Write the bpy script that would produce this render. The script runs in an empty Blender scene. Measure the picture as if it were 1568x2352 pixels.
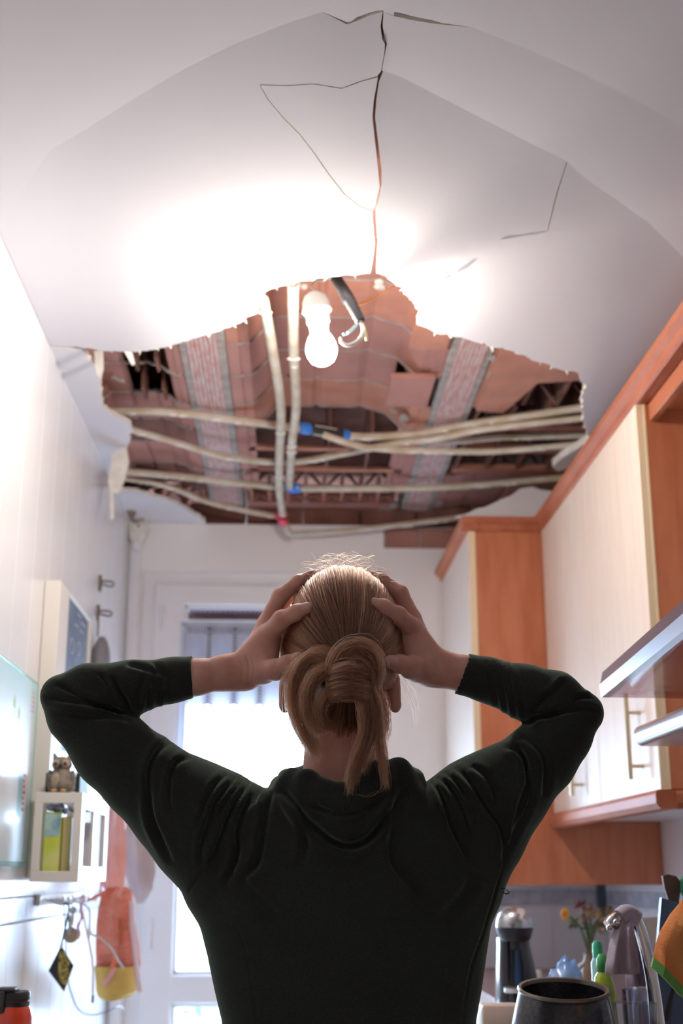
import bpy, bmesh, math, random
import numpy as np
from mathutils import Vector, Matrix, noise
from mathutils.geometry import delaunay_2d_cdt

S = bpy.context.scene
COL = S.collection
rnd = random.Random(7)
PI = math.pi

# ------------------------------------------------------------------ camera
FPX, PITCH, YAW, ZC = 2930.0, math.radians(15.9), math.radians(2.33), 1.18   # focal length in pixels of 1568x2352
cam_d = bpy.data.cameras.new('camera')
cam = bpy.data.objects.new('camera', cam_d)
COL.objects.link(cam)
S.camera = cam
cam.location = (0, 0, ZC)
cam.rotation_euler = (PI / 2 + PITCH, 0, -YAW)
cam_d.sensor_fit = 'VERTICAL'
cam_d.sensor_height = 36.0
cam_d.lens = FPX / 2352 * 36.0
cam_d.clip_start = 0.02
cam_d.dof.use_dof = True
cam_d.dof.focus_distance = 1.90
cam_d.dof.aperture_fstop = 4.0
# ------------------------------------------------------------------ world: bright overcast daylight outside the balcony door
wd = bpy.data.worlds.new('world')
S.world = wd
wd.use_nodes = True
wn = wd.node_tree.nodes
bg = wn['Background']
bg.inputs['Color'].default_value = (0.56, 0.76, 1.0, 1)
bg.inputs['Strength'].default_value = 34.0
# ------------------------------------------------------------------ exposure
S.view_settings.view_transform = 'Standard'
S.view_settings.look = 'None'
S.view_settings.exposure = 0.0
S.view_settings.gamma = 1.0
S.view_settings.use_curve_mapping = False
BULB_W = 575.0            # emission of the lamp's glass
S.cycles.use_denoising = True
S.cycles.max_bounces = 10
S.cycles.diffuse_bounces = 8
S.cycles.transparent_max_bounces = 12
S.cycles.caustics_reflective = False
S.cycles.caustics_refractive = False
S.cycles.sample_clamp_indirect = 6.0

# ------------------------------------------------------------------ pixel -> world helpers (1568x2352 frame)
cF = Vector((math.sin(YAW) * math.cos(PITCH), math.cos(YAW) * math.cos(PITCH), math.sin(PITCH)))
cR = Vector((math.cos(YAW), -math.sin(YAW), 0))
cU = cR.cross(cF)
CAM = Vector((0, 0, ZC))
def ray(px, py): return cF + cR * ((px - 784) / FPX) - cU * ((py - 1176) / FPX)
def atX(px, py, X): d = ray(px, py); return CAM + d * (X / d.x)
def atY(px, py, Y): d = ray(px, py); return CAM + d * (Y / d.y)
def atZ(px, py, Z): d = ray(px, py); return CAM + d * ((Z - ZC) / d.z)
def proj(p):
    v = Vector(p) - CAM; z = v.dot(cF)
    return 784 + FPX * v.dot(cR) / z, 1176 - FPX * v.dot(cU) / z

# ------------------------------------------------------------------ objects
WL = {}
def tag(o, label=None, cat=None, group=None, kind=None):
    if label: o['label'] = label
    if cat: o['category'] = cat
    if group: o['group'] = group
    if kind: o['kind'] = kind
    return o
def thing(name, loc, label, cat, group=None):
    o = bpy.data.objects.new(name, None); COL.objects.link(o)
    o.location = loc; o.empty_display_size = 0.05
    WL[o.name] = Vector(loc)
    return tag(o, label, cat, group)
def setting(name, loc=(0, 0, 0)):
    o = bpy.data.objects.new(name, None); COL.objects.link(o); o.location = loc
    WL[o.name] = Vector(loc)
    o['kind'] = 'structure'
    return o
def link(name, me, mat=None, parent=None):
    o = bpy.data.objects.new(name, me); COL.objects.link(o)
    if mat is not None:
        for m in (mat if isinstance(mat, (list, tuple)) else [mat]): me.materials.append(m)
    if parent is not None:
        o.parent = parent
        o.location = -WL.get(parent.name, Vector((0, 0, 0)))
    WL[o.name] = Vector((0, 0, 0))
    return o
def copy_tree(src, loc, label=None, group=None):
    r = src.copy(); COL.objects.link(r); r.location = loc
    if label: r['label'] = label
    if group: r['group'] = group
    def rec(a, b):
        for ch in a.children:
            c = ch.copy(); COL.objects.link(c); c.parent = b; rec(ch, c)
    rec(src, r)
    return r

class MB:
    """collects shapes, then links them as ONE mesh object (world coordinates)"""
    def __init__(s): s.v = []; s.f = []; s.m = []
    def add(s, vs, fs, mi=0):
        b = len(s.v); s.v += [tuple(v) for v in vs]
        for f in fs: s.f.append([i + b for i in f]); s.m.append(mi)
        return s
    def bm(s, bm, mi=0):
        bm.verts.index_update()
        s.add([v.co.copy() for v in bm.verts], [[v.index for v in f.verts] for f in bm.faces], mi); bm.free(); return s
    def box(s, x0, x1, y0, y1, z0, z1, bev=0.0, seg=1, mi=0, M=None):
        bm = bmesh.new(); bmesh.ops.create_cube(bm, size=1)
        for v in bm.verts:
            v.co = Vector((x0 + (x1 - x0) * (v.co.x + .5), y0 + (y1 - y0) * (v.co.y + .5), z0 + (z1 - z0) * (v.co.z + .5)))
        if bev > 0: bmesh.ops.bevel(bm, geom=list(bm.edges), offset=bev, segments=seg, affect='EDGES', profile=.5)
        if M is not None: bm.transform(M)
        return s.bm(bm, mi)
    def hexa(s, p, mi=0):   # 8 corners: bottom 0-3, top 4-7
        return s.add(p, [(3, 2, 1, 0), (4, 5, 6, 7), (0, 1, 5, 4), (1, 2, 6, 5), (2, 3, 7, 6), (3, 0, 4, 7)], mi)
    def tube(s, pts, r, n=10, mi=0, sub=0, cap=True):
        pts = [Vector(p) for p in pts]
        rs = list(r) if isinstance(r, (list, tuple)) else [r] * len(pts)
        if sub: pts, rs = spline(pts, rs, sub)
        up = Vector((0, 0, 1)); vs = []; fs = []
        last = None
        for i, p in enumerate(pts):
            t = (pts[min(i + 1, len(pts) - 1)] - pts[max(i - 1, 0)]).normalized()
            if last is None:
                a = t.cross(up) if abs(t.z) < .95 else t.cross(Vector((1, 0, 0)))
            else: a = last - t * last.dot(t)
            a.normalize(); last = a; b = t.cross(a)
            for k in range(n):
                w = 2 * PI * k / n
                vs.append(p + (a * math.cos(w) + b * math.sin(w)) * rs[i])
        for i in range(len(pts) - 1):
            for k in range(n):
                k2 = (k + 1) % n
                fs.append((i * n + k, i * n + k2, (i + 1) * n + k2, (i + 1) * n + k))
        if cap: fs.append(tuple(reversed(range(n)))); fs.append(tuple(range((len(pts) - 1) * n, len(pts) * n)))
        return s.add(vs, fs, mi)
    def lathe(s, prof, base=(0, 0, 0), axis=(0, 0, 1), n=28, mi=0, cap0=True, cap1=True):
        """prof: (radius, distance along axis)"""
        base = Vector(base); ax = Vector(axis).normalized()
        a = ax.cross(Vector((0, 1, 0))) if abs(ax.y) < .9 else ax.cross(Vector((1, 0, 0)))
        a.normalize(); b = ax.cross(a); vs = []; fs = []
        for r, h in prof:
            for k in range(n):
                w = 2 * PI * k / n; vs.append(base + ax * h + (a * math.cos(w) + b * math.sin(w)) * max(r, 1e-5))
        for i in range(len(prof) - 1):
            for k in range(n):
                k2 = (k + 1) % n; fs.append((i * n + k, i * n + k2, (i + 1) * n + k2, (i + 1) * n + k))
        if cap0: fs.append(tuple(reversed(range(n))))
        if cap1: fs.append(tuple(range((len(prof) - 1) * n, len(prof) * n)))
        return s.add(vs, fs, mi)
    def ell(s, c, r, n=16, mi=0, M=None):
        bm = bmesh.new(); bmesh.ops.create_uvsphere(bm, u_segments=n, v_segments=max(6, n // 2), radius=1)
        c = Vector(c); r = r if isinstance(r, (list, tuple)) else (r, r, r)
        for v in bm.verts:
            q = Vector((v.co.x * r[0], v.co.y * r[1], v.co.z * r[2]))
            if M is not None: q = M @ q
            v.co = c + q
        return s.bm(bm, mi)
    def prism(s, poly, ext, mi=0):
        """poly: list of 3d points (planar-ish), ext: extrusion vector"""
        n = len(poly); e = Vector(ext); a = [Vector(p) for p in poly]; b = [p + e for p in a]
        fs = [tuple(range(n)), tuple(reversed(range(n, 2 * n)))]
        fs += [(i, n + i, n + (i + 1) % n, (i + 1) % n) for i in range(n)]
        return s.add(a + b, fs, mi)
    def mesh(s, name, smooth=None):
        me = bpy.data.meshes.new(name); me.from_pydata(s.v, [], s.f)
        me.polygons.foreach_set('material_index', s.m)
        bm = bmesh.new(); bm.from_mesh(me); bmesh.ops.recalc_face_normals(bm, faces=list(bm.faces)); bm.to_mesh(me); bm.free()
        if smooth:
            me.polygons.foreach_set('use_smooth', [True] * len(me.polygons))
            me.set_sharp_from_angle(angle=math.radians(smooth))
        me.update(); return me
    def build(s, name, mat, parent=None, smooth=None):
        return link(name, s.mesh(name, smooth), mat, parent)

def spline(pts, rs, sub):
    P = [Vector(p) for p in pts]; out = []; ro = []
    n = len(P)
    for i in range(n - 1):
        p0, p1, p2, p3 = P[max(i - 1, 0)], P[i], P[i + 1], P[min(i + 2, n - 1)]
        for k in range(sub):
            t = k / sub; t2 = t * t; t3 = t2 * t
            out.append(.5 * ((2 * p1) + (p2 - p0) * t + (2 * p0 - 5 * p1 + 4 * p2 - p3) * t2 + (3 * p1 - p0 - 3 * p2 + p3) * t3))
            ro.append(rs[i] * (1 - t) + rs[i + 1] * t)
    out.append(P[-1]); ro.append(rs[-1])
    return out, ro

# ------------------------------------------------------------------ materials
def mat(name, col, rough=.6, metal=0.0, var=.0, scale=6.0, stretch=(1, 1, 1), bump=0.0, bscale=60.0, spec=.5, coat=0.0,
        col2=None, detail=4.0, sheen=0.0, sss=0.0, bdist=.002):
    m = bpy.data.materials.new(name); m.use_nodes = True
    nt = m.node_tree; N = nt.nodes; L = nt.links; b = N['Principled BSDF']
    b.inputs['Roughness'].default_value = rough; b.inputs['Metallic'].default_value = metal
    b.inputs['Specular IOR Level'].default_value = spec; b.inputs['Coat Weight'].default_value = coat
    b.inputs['Base Color'].default_value = (*col, 1)
    if sheen: b.inputs['Sheen Weight'].default_value = sheen; b.inputs['Sheen Roughness'].default_value = .4
    if sss: b.inputs['Subsurface Weight'].default_value = sss; b.inputs['Subsurface Radius'].default_value = (.012, .005, .003); b.inputs['Subsurface Scale'].default_value = 1
    if var > 0 or bump > 0:
        tc = N.new('ShaderNodeTexCoord'); mp = N.new('ShaderNodeMapping'); mp.inputs['Scale'].default_value = stretch
        L.new(tc.outputs['Object'], mp.inputs['Vector'])
    if var > 0:
        nz = N.new('ShaderNodeTexNoise'); nz.inputs['Scale'].default_value = scale; nz.inputs['Detail'].default_value = detail
        L.new(mp.outputs['Vector'], nz.inputs['Vector'])
        cr = N.new('ShaderNodeValToRGB')
        c2 = col2 if col2 else tuple(c * (1 - var) for c in col)
        cr.color_ramp.elements[0].position = .35; cr.color_ramp.elements[1].position = .65
        cr.color_ramp.elements[0].color = (*c2, 1); cr.color_ramp.elements[1].color = (*col, 1)
        L.new(nz.outputs['Fac'], cr.inputs['Fac']); L.new(cr.outputs['Color'], b.inputs['Base Color'])
    if bump > 0:
        n2 = N.new('ShaderNodeTexNoise'); n2.inputs['Scale'].default_value = bscale; n2.inputs['Detail'].default_value = 3
        L.new(mp.outputs['Vector'], n2.inputs['Vector'])
        bp = N.new('ShaderNodeBump'); bp.inputs['Strength'].default_value = bump; bp.inputs['Distance'].default_value = bdist
        L.new(n2.outputs['Fac'], bp.inputs['Height']); L.new(bp.outputs['Normal'], b.inputs['Normal'])
    return m
def glass_thin(name, tint=(.93, .98, .97), gloss=.08):
    m = bpy.data.materials.new(name); m.use_nodes = True; nt = m.node_tree; N = nt.nodes; L = nt.links
    N.remove(N['Principled BSDF']); o = N['Material Output']
    t = N.new('ShaderNodeBsdfTransparent'); t.inputs['Color'].default_value = (*tint, 1)
    g = N.new('ShaderNodeBsdfGlossy'); g.inputs['Roughness'].default_value = .03
    mx = N.new('ShaderNodeMixShader'); lw = N.new('ShaderNodeLayerWeight'); lw.inputs['Blend'].default_value = .25
    mt = N.new('ShaderNodeMath'); mt.operation = 'MULTIPLY_ADD'; mt.inputs[1].default_value = .3; mt.inputs[2].default_value = gloss
    L.new(lw.outputs['Fresnel'], mt.inputs[0]); L.new(mt.outputs[0], mx.inputs['Fac'])
    L.new(t.outputs[0], mx.inputs[1]); L.new(g.outputs[0], mx.inputs[2]); L.new(mx.outputs[0], o.inputs['Surface'])
    return m
def translucent(name, col, k=.5, alpha=1.0, rough=.6):
    m = bpy.data.materials.new(name); m.use_nodes = True; nt = m.node_tree; N = nt.nodes; L = nt.links
    N.remove(N['Principled BSDF']); o = N['Material Output']
    d = N.new('ShaderNodeBsdfDiffuse'); d.inputs['Color'].default_value = (*col, 1)
    t = N.new('ShaderNodeBsdfTranslucent'); t.inputs['Color'].default_value = (*col, 1)
    mx = N.new('ShaderNodeMixShader'); mx.inputs['Fac'].default_value = k
    L.new(d.outputs[0], mx.inputs[1]); L.new(t.outputs[0], mx.inputs[2])
    src = mx.outputs[0]
    if alpha < 1:
        tr = N.new('ShaderNodeBsdfTransparent'); m2 = N.new('ShaderNodeMixShader'); m2.inputs['Fac'].default_value = alpha
        L.new(tr.outputs[0], m2.inputs[1]); L.new(src, m2.inputs[2]); src = m2.outputs[0]
    L.new(src, o.inputs['Surface'])
    return m
def emit(name, col, s):
    m = bpy.data.materials.new(name); m.use_nodes = True; b = m.node_tree.nodes['Principled BSDF']
    b.inputs['Base Color'].default_value = (*col, 1)
    b.inputs['Emission Color'].default_value = (*col, 1); b.inputs['Emission Strength'].default_value = s
    return m

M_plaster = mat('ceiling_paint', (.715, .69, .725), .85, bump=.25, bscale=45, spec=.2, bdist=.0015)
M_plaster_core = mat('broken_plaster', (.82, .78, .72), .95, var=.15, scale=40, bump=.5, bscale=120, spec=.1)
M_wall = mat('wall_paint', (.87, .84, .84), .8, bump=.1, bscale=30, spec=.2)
M_tile = mat('white_tile', (.86, .86, .88), .22, spec=.5, var=.03, scale=3)
M_border = mat('border_tile', (.62, .62, .68), .25, var=.25, scale=22, col2=(.40, .42, .52))
M_grout = mat('grout', (.62, .62, .65), .9)
M_floor = mat('floor_tile', (.66, .60, .54), .35, var=.1, scale=5)
M_upvc = mat('door_paint', (.80, .79, .82), .4, spec=.4)
M_clay = mat('red_clay', (.40, .19, .155), .9, var=.35, scale=7, col2=(.33, .155, .125), bump=.3, bscale=60, spec=.15)
M_clay2 = mat('orange_clay', (.46, .205, .14), .9, var=.3, scale=9, col2=(.38, .165, .115), bump=.3, bscale=60, spec=.15)
M_claydark = mat('dark_clay', (.23, .105, .08), .95, var=.4, scale=8, bump=.3, bscale=60, spec=.1)  # darker brown clay for the slab, cavities and some blocks
M_mortar = mat('mortar', (.42, .36, .33), .95, var=.3, scale=30, bump=.6, bscale=90, spec=.1)
M_channel = mat('joist_clay', (.50, .25, .22), .9, var=.6, scale=10, stretch=(8, 1.5, 4), col2=(.60, .47, .44), bump=.4, bscale=40, spec=.15)
M_conduit = mat('cream_conduit', (.50, .41, .29), .55, var=.3, scale=16, col2=(.64, .58, .50), spec=.4)
M_blue = mat('blue_plastic', (.04, .22, .75), .35)
M_red = mat('red_tape', (.55, .03, .08), .5)
M_black = mat('black_plastic', (.018, .018, .02), .45)
M_blackm = mat('black_rubber', (.03, .032, .034), .6)
M_white = mat('white_plastic', (.80, .79, .77), .4)
M_copper = mat('copper_wire', (.72, .36, .14), .4, metal=.6)
M_alder = mat('alder_wood', (.52, .18, .085), .42, var=.28, scale=5, stretch=(6, 6, 1), col2=(.43, .13, .058), spec=.35, detail=6)
M_alderx = mat('alder_trim', (.42, .135, .066), .5, var=.25, scale=6, stretch=(4, 1, 4), col2=(.34, .10, .05), spec=.22)
M_cream = mat('cream_wood', (.81, .69, .58), .42, var=.12, scale=5, stretch=(12, 12, 1), col2=(.77, .62, .53), spec=.4, detail=5)
M_creamedge = mat('cream_edge', (.78, .62, .42), .5)
M_brass = mat('satin_handle', (.62, .52, .36), .35, metal=.85)
M_steel = mat('brushed_steel', (.80, .81, .84), .28, metal=1.0, bump=.15, bscale=30)
M_chrome = mat('chrome', (.82, .83, .86), .08, metal=1.0)
M_worktop = mat('worktop', (.24, .12, .10), .35, var=.3, scale=14)
M_glass = glass_thin('clear_glass')
M_frost = glass_thin('pane_glass', (.96, .98, 1.0), .03)
# ================================================================== ROOM
XL, XR, YB, YF, ZT = -.63, 1.16, 4.82, -1.15, 2.5
ZS = 2.575                     # underside of the joists above the ceiling

fl = setting('floor'); MB().box(XL - .2, XR + .2, YF - .2, YB + .02, -.1, 0).build('floor_screed', M_grout, fl)
tm = MB().box(0, .328, 0, .328, 0, .006, .0015).mesh('floor_tile')
tm.materials.append(M_floor)
for i in range(6):
    for j in range(18):
        o = bpy.data.objects.new('floor_tile', tm); COL.objects.link(o); o.parent = fl
        o.location = (XL + .002 + i * .331 - .06 * 0, YF + .33 * j + .002, 0)
        if XL + i * .331 + .328 > XR + .2: o.location.x = XR + .2 - .328
# walls -------------------------------------------------------------
wl = setting('wall_left')
MB().box(XL - .12, XL - .006, YF, YB + .2, 0, 2.8).build('wall_core', M_wall, wl)
MB().box(XL - .006, XL, YF, 1.9, 0, ZT).build('plaster_skin', M_wall, wl)
wr = setting('wall_right')
MB().box(XR + .006, XR + .12, YF, YB + .2, 0, 2.8).build('wall_core', M_wall, wr)
MB().box(XR, XR + .006, YF, 1.2, 0, ZT).build('plaster_skin', M_wall, wr)
wf = setting('wall_front')
MB().box(XL - .1, XR + .1, YF - .12, YF, 0, 2.8).build('wall_core', mat('hall_paint', (.82, .80, .78), .9), wf)
# tiles on the left wall (thin joints)
def tiles(parent, axis, c, a0, a1, z0, z1, w, h, m, name='wall_tile', t=.006, g=.0008):
    """axis 'x': a wall facing +-X at x=c.. tile thickness from c-t to c (sign by t)"""
    na = max(1, round((a1 - a0) / w)); nz = max(1, round((z1 - z0) / h)); w = (a1 - a0) / na; h = (z1 - z0) / nz
    b = MB()
    if axis == 'x': me = b.box(min(0, t), max(0, t), g, w - g, g, h - g, .0012).mesh(name)
    else: me = b.box(g, w - g, min(0, t), max(0, t), g, h - g, .0012).mesh(name)
    me.materials.append(m)
    for i in range(na):
        for k in range(nz):
            o = bpy.data.objects.new(name, me); COL.objects.link(o); o.parent = parent
            o.location = (c, a0 + i * w, z0 + k * h) if axis == 'x' else (a0 + i * w, c, z0 + k * h)
tiles(wl, 'x', XL - .006, 1.9, YB, 1.132, ZT, .20, 1.4, M_tile, 'wall_panel', g=.0003)
tiles(wl, 'x', XL - .006, 1.9, YB, 1.075, 1.130, .20, .06, M_border, 'border_tile')
tiles(wl, 'x', XL - .006, 1.9, YB, .05, 1.073, .20, .34, M_tile)
tiles(wr, 'x', XR + .006, 1.2, YB, 1.132, 1.48, .20, .342, M_tile, t=-.006)
tiles(wr, 'x', XR + .006, 1.2, YB, 1.075, 1.130, .20, .06, M_border, 'border_tile', t=-.006)
tiles(wr, 'x', XR + .006, 1.2, YB, .05, 1.073, .20, .34, M_tile, t=-.006)
MB().box(XR, XR + .006, 1.2, YB, 1.482, ZT).build('plaster_skin', M_wall, wr)
# back wall with balcony door opening: opening x -.575 .. .36, z 0 .. 2.305
DX0, DX1, DZ = -.572, .362, 2.31
wb = setting('wall_back')
MB().box(XL, DX0, YB, YB + .18, 0, ZT).box(DX0, DX1, YB, YB + .18, DZ, ZT).build('wall_core', M_wall, wb)
MB().box(DX1, XR, YB + .006, YB + .18, 0, ZT - .09).build('wall_core', M_wall, wb)
MB().box(DX1, .56, YB, YB + .006, 0, ZT - .09).box(.56, XR, YB, YB + .006, 1.48, ZT - .09).build('plaster_skin', M_wall, wb)
tiles(wb, 'y', YB + .006, .56, XR, 1.132, 1.48, .20, .342, M_tile, t=-.006)
tiles(wb, 'y', YB + .006, .56, XR, 1.075, 1.130, .20, .06, M_border, 'border_tile', t=-.006)
tiles(wb, 'y', YB + .006, .56, XR, .05, 1.073, .20, .34, M_tile, t=-.006)
MB().box(1.128, XR, YB - .012, YB, 1.0, 1.48, .002).build('corner_bar', mat('dark_bar', (.05, .09, .11), .4), wb)  # dark upright bar where back and right walls meet
# raw brick seen where the plaster fell off above the right end of the door
for i, (a, b_) in enumerate(((DX1 + .01, .50), (.508, .66), (.668, .84), (.848, XR))):
    MB().box(a, b_, YB + .01, YB + .17, ZT - .088, ZT - .008, .004).build('brick', M_clay, wb)
MB().box(DX1, XR, YB + .015, YB + .17, ZT - .095, ZT).build('mortar_bed', M_mortar, wb)
# brick course between the wall top and the slab
for i in range(8):
    a = XL + i * .225
    MB().box(a + .004, min(a + .221, XR), YB + .03, YB + .18, ZT + .004, ZS + .02, .004).build('brick', M_claydark, wb)

# ------------------------------------------------------------------ slab of joists and hollow clay blocks
sl = setting('ceiling_slab')
MB().box(XL - .1, XR + .1, YF - .1, YB + .5, 2.745, 2.80).build('slab_concrete', M_claydark, sl)
MB().box(XL, XR, YB + .3, YB + .34, 2.4, 2.76).build('slab_edge', M_claydark, sl)
MB().box(XL - .1, XR + .1, YF - .1, 1.60, ZS + .03, 2.74).build('slab_infill', M_claydark, sl)
def joist(x0, x1):
    j = MB().box(x0, x1, 1.6, YB + .3, ZS, ZS + .13, .004).build('concrete_joist', M_mortar, sl)
    b = MB(); n = 7; w = (x1 - x0 - .044) / n
    for i in range(n):
        b.box(x0 + .022 + i * w + .001, x0 + .022 + (i + 1) * w - .001, 1.6, YB + .3, ZS - .004, ZS + .004, .001)
    c = b.build('clay_channel', M_channel, j)
    return j
JL0, JL1, JR0, JR1 = -.315, -.185, .432, .556
joist(JL0, JL1); joist(JR0, JR1)
def block_profile(x0, x1, rise):
    """underside of one hollow block, as a thick shell with facets and grooves"""
    w = x1 - x0
    pr = [(0, .0), (.055, .0), (.06, .006), (.10, .006), (.17, .6 * rise), (.21, rise), (.40, rise), (.415, rise + .008), (.43, rise + .008), (.445, rise),
          (.62, rise), (.66, rise + .006), (.70, .95 * rise), (.80, .75 * rise), (.87, .25 * rise), (.90, .006), (.945, .006), (.95, 0), (1, 0)]
    return [(x0 + u * w, z) for u, z in pr]
def strip_solid(pr, y0, y1, z, th):
    n = len(pr); V = []
    for y in (y0, y1):
        V += [(x, y, z + q) for x, q in pr] + [(x, y, z + q + th) for x, q in pr]
    f = []
    for i in range(n - 1):
        a, b_, c, d = i, i + 1, n + i, n + i + 1; o = 2 * n
        f += [(a, b_, d, c), (a + o, c + o, d + o, b_ + o), (a, a + o, b_ + o, b_), (c, d, d + o, c + o)]
    f += [(0, n, 3 * n, 2 * n), (n - 1, 3 * n - 1, 4 * n - 1, 2 * n - 1)]
    return MB().add(V, f)
def shell(x0, x1, y0, y1, rise, m, th=.011, cut=None, name='clay_block'):
    pr = block_profile(x0, x1, rise)
    if cut: pr = [p for p in pr if cut[0] <= (p[0] - x0) / (x1 - x0) <= cut[1]]
    return strip_solid(pr, y0, y1, ZS + .004, th).build(name, m, sl)
def webs(x0, x1, y0, y1, n, m, zt=2.742, parent=None, tri=True, z0=None):
    """inner webs of a broken block: upright plates and the triangular lattice of its end face"""
    b = MB(); zb = (ZS + .012) if z0 is None else z0; w = (x1 - x0) / n
    for i in range(n + 1):
        x = x0 + i * w
        b.box(x - .0045, x + .0045, y0, y1, zb, zt)
    if tri:
        zm = zb + (zt - zb) * .5
        for i in range(n):
            xa = x0 + i * w; xm = xa + w / 2
            for (p, q) in (((xa, zb), (xm, zm)), ((xm, zm), (xa + w, zb))):
                d = Vector((q[0] - p[0], 0, q[1] - p[1])).normalized(); nn = Vector((-d.z, 0, d.x)) * .0045
                A = Vector((p[0], y1 - .02, p[1])); B = Vector((q[0], y1 - .02, q[1])); e = Vector((0, .016, 0))
                b.hexa([A - nn, B - nn, B - nn + e, A - nn + e, A + nn, B + nn, B + nn + e, A + nn + e])
            b.box(xa, xa + w, y1 - .02, y1 - .006, zm - .004, zm + .004)
    return tag(b.build('block_web', m, sl), kind='stuff')
LB = .232
rows = [1.62 + i * LB for i in range(14)]
def joint(x0, x1, y, rise):
    strip_solid(block_profile(x0, x1, rise), y, y + .007, ZS + .002, .006).build('mortar_joint', M_mortar, sl)
for k, y in enumerate(rows):
    y1 = y + LB - .006
    # middle bay: vaulted blocks, broken open at the far end
    RM = .085
    if y < 3.92:
        if 3.35 < y < 3.6:    # a corner of this block is gone
            shell(JL1 + .002, JR0 - .002, y, y1, RM, M_clay, cut=(0, .86)); webs(JL1 + .54, JR0 - .02, y + .1, y1, 1, M_clay2, tri=False)
        else: shell(JL1 + .002, JR0 - .002, y, y1, RM, M_clay if k % 3 else M_clay2)
        joint(JL1 + .01, JR0 - .01, y1 - .0005, RM)
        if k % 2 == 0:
            xm = JL1 + .3 * (JR0 - JL1); MB().prism([(xm - .02, y1 - .04, ZS + .004 + RM - .001), (xm + .02, y1 - .04, ZS + .004 + RM - .001), (xm, y1 - .008, ZS + .004 + RM - .001)], (0, 0, -.004)).build('hole_shade_patch', M_claydark, sl)  # dark flat triangle painted in place of a shaded hole
    elif y < 4.50:
        webs(JL1 + .03, JR0 - .03, y, y1, 4, M_claydark, tri=(y > 4.2))
        MB().box(JL1 + .012, JR0 - .012, y1 - .03, y1, ZS + .01, ZS + .022).build('clay_strip', M_clay2, sl)
        shell(JL1 + .002, JR0 - .002, y, y1, RM, M_clay, cut=(.0, .11), name='block_rim')
        shell(JL1 + .002, JR0 - .002, y, y1, RM, M_clay, cut=(.86, 1.0), name='block_rim')
    else:
        webs(JL1 + .03, JR0 - .03, y, y1 - .06, 8, M_clay2, zt=ZS + .07, tri=True)
        MB().box(JL1 + .012, JR0 - .012, y1 - .075, y1, ZS - .0, ZS + .02, .006).build('clay_strip', M_clay, sl)
    # left bay
    if y < 4.6:
        if 3.2 < y < 3.65:
            shell(XL, JL0 - .002, y, y1, .035, M_clay, cut=(0, .5), name='block_rim')
            shell(XL, JL0 - .002, y, y1, .035, M_clay, cut=(.85, 1.0), name='block_rim')
            webs(XL + .18, JL0 - .012, y + .12, y1, 2, M_claydark, tri=False)
        else: shell(XL, JL0 - .002, y, y1, .035, M_clay if k % 2 else M_claydark)
        joint(XL + .01, JL0 - .01, y1 - .0005, .035)
    else: webs(XL + .03, JL0 - .02, y, y1, 3, M_clay2)
    # right bay
    if y < 3.2: shell(JR1 + .002, XR, y, y1, .02, M_clay2); joint(JR1 + .01, XR - .01, y1 - .0005, .02)
    elif y < 3.65: shell(JR1 + .002, XR, y, y1, .02, M_clay2, cut=(0, .21), name='block_rim'); webs(JR1 + .16, XR - .02, y, y1, 4, M_claydark, tri=True)
    elif y < 4.4: webs(JR1 + .03, XR - .02, y, y1, 5, M_claydark); MB().box(JR1 + .02, XR - .02, y1 - .05, y1, ZS + .01, ZS + .03).build('clay_strip', M_clay2, sl)
    else: shell(JR1 + .002, XR, y, y1, .02, M_clay); joint(JR1 + .01, XR - .01, y1 - .0005, .02)
# tilted and missing corners in the middle bay
MB().box(JR0 - .115, JR0 - .012, 3.02, 3.22, ZS - .012, ZS + .002, .002).build('loose_tile_piece', M_clay2, sl)
MB().box(JR0 - .15, JR0 - .02, 3.42, 3.66, ZS - .014, ZS, .002).build('loose_tile_piece', M_clay, sl)
MB().prism([(JR1 + .012, 3.05, ZS - .010), (JR1 + .012, 3.70, ZS - .010), (JR1 + .10, 3.72, ZS - .008), (JR1 + .16, 3.46, ZS - .010), (JR1 + .29, 3.44, ZS - .008), (JR1 + .30, 3.05, ZS - .010)], (0, 0, .011)).build('loose_tile_piece', M_clay2, sl)
# ragged lumps of mortar stuck to the blocks
for q in ((1135, 825, .012), (1140, 865, .02), (1130, 880, .014), (1215, 872, .012), (925, 960, .018), (905, 945, .01), (1165, 868, .016), (270, 872, .012), (1010, 1160, .02),
          (905, 1165, .022), (880, 1170, .016), (960, 800, .009), (690, 660, .012), (880, 655, .014), (700, 1150, .01), (560, 1085, .012)):
    p = atZ(q[0], q[1], ZS); b = MB()
    for i in range(4):
        b.ell((p.x + rnd.uniform(-1, 1) * q[2], p.y + rnd.uniform(-1, 1) * q[2] * 1.4, ZS + .002), (q[2] * rnd.uniform(.5, 1), q[2] * rnd.uniform(.6, 1.3), .006), 8)
    b.build('mortar_lump', M_mortar, sl, smooth=60)

# ------------------------------------------------------------------ the cracked and sagging plaster ceiling
ce = setting('ceiling')
def pl2(px): return [atZ(a, b, ZT).xy for a, b in px]
ARC_px = [(0, 545), (50, 440), (115, 345), (200, 295), (310, 225), (420, 160), (530, 105), (640, 60), (740, 27), (800, 45), (880, 26), (940, 34), (1000, 48), (1080, 62), (1200, 108), (1330, 165), (1450, 225), (1568, 290)]
INN_px = [(880, 163), (920, 176), (1060, 248), (1210, 325), (1300, 370), (1345, 410), (1490, 512), (1568, 590)]
ARC = [Vector((XL - .4, 2.75))] + pl2(ARC_px) + [Vector((1.3, 2.62))]
INN = pl2(INN_px) + [Vector((1.3, 2.95))]
def dpoly(p, P):
    best = 9
    for a, b in zip(P[:-1], P[1:]):
        ab = b - a; t = max(0, min(1, (p - a).dot(ab) / max(ab.dot(ab), 1e-9))); best = min(best, (a + ab * t - p).length)
    return best
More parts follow.
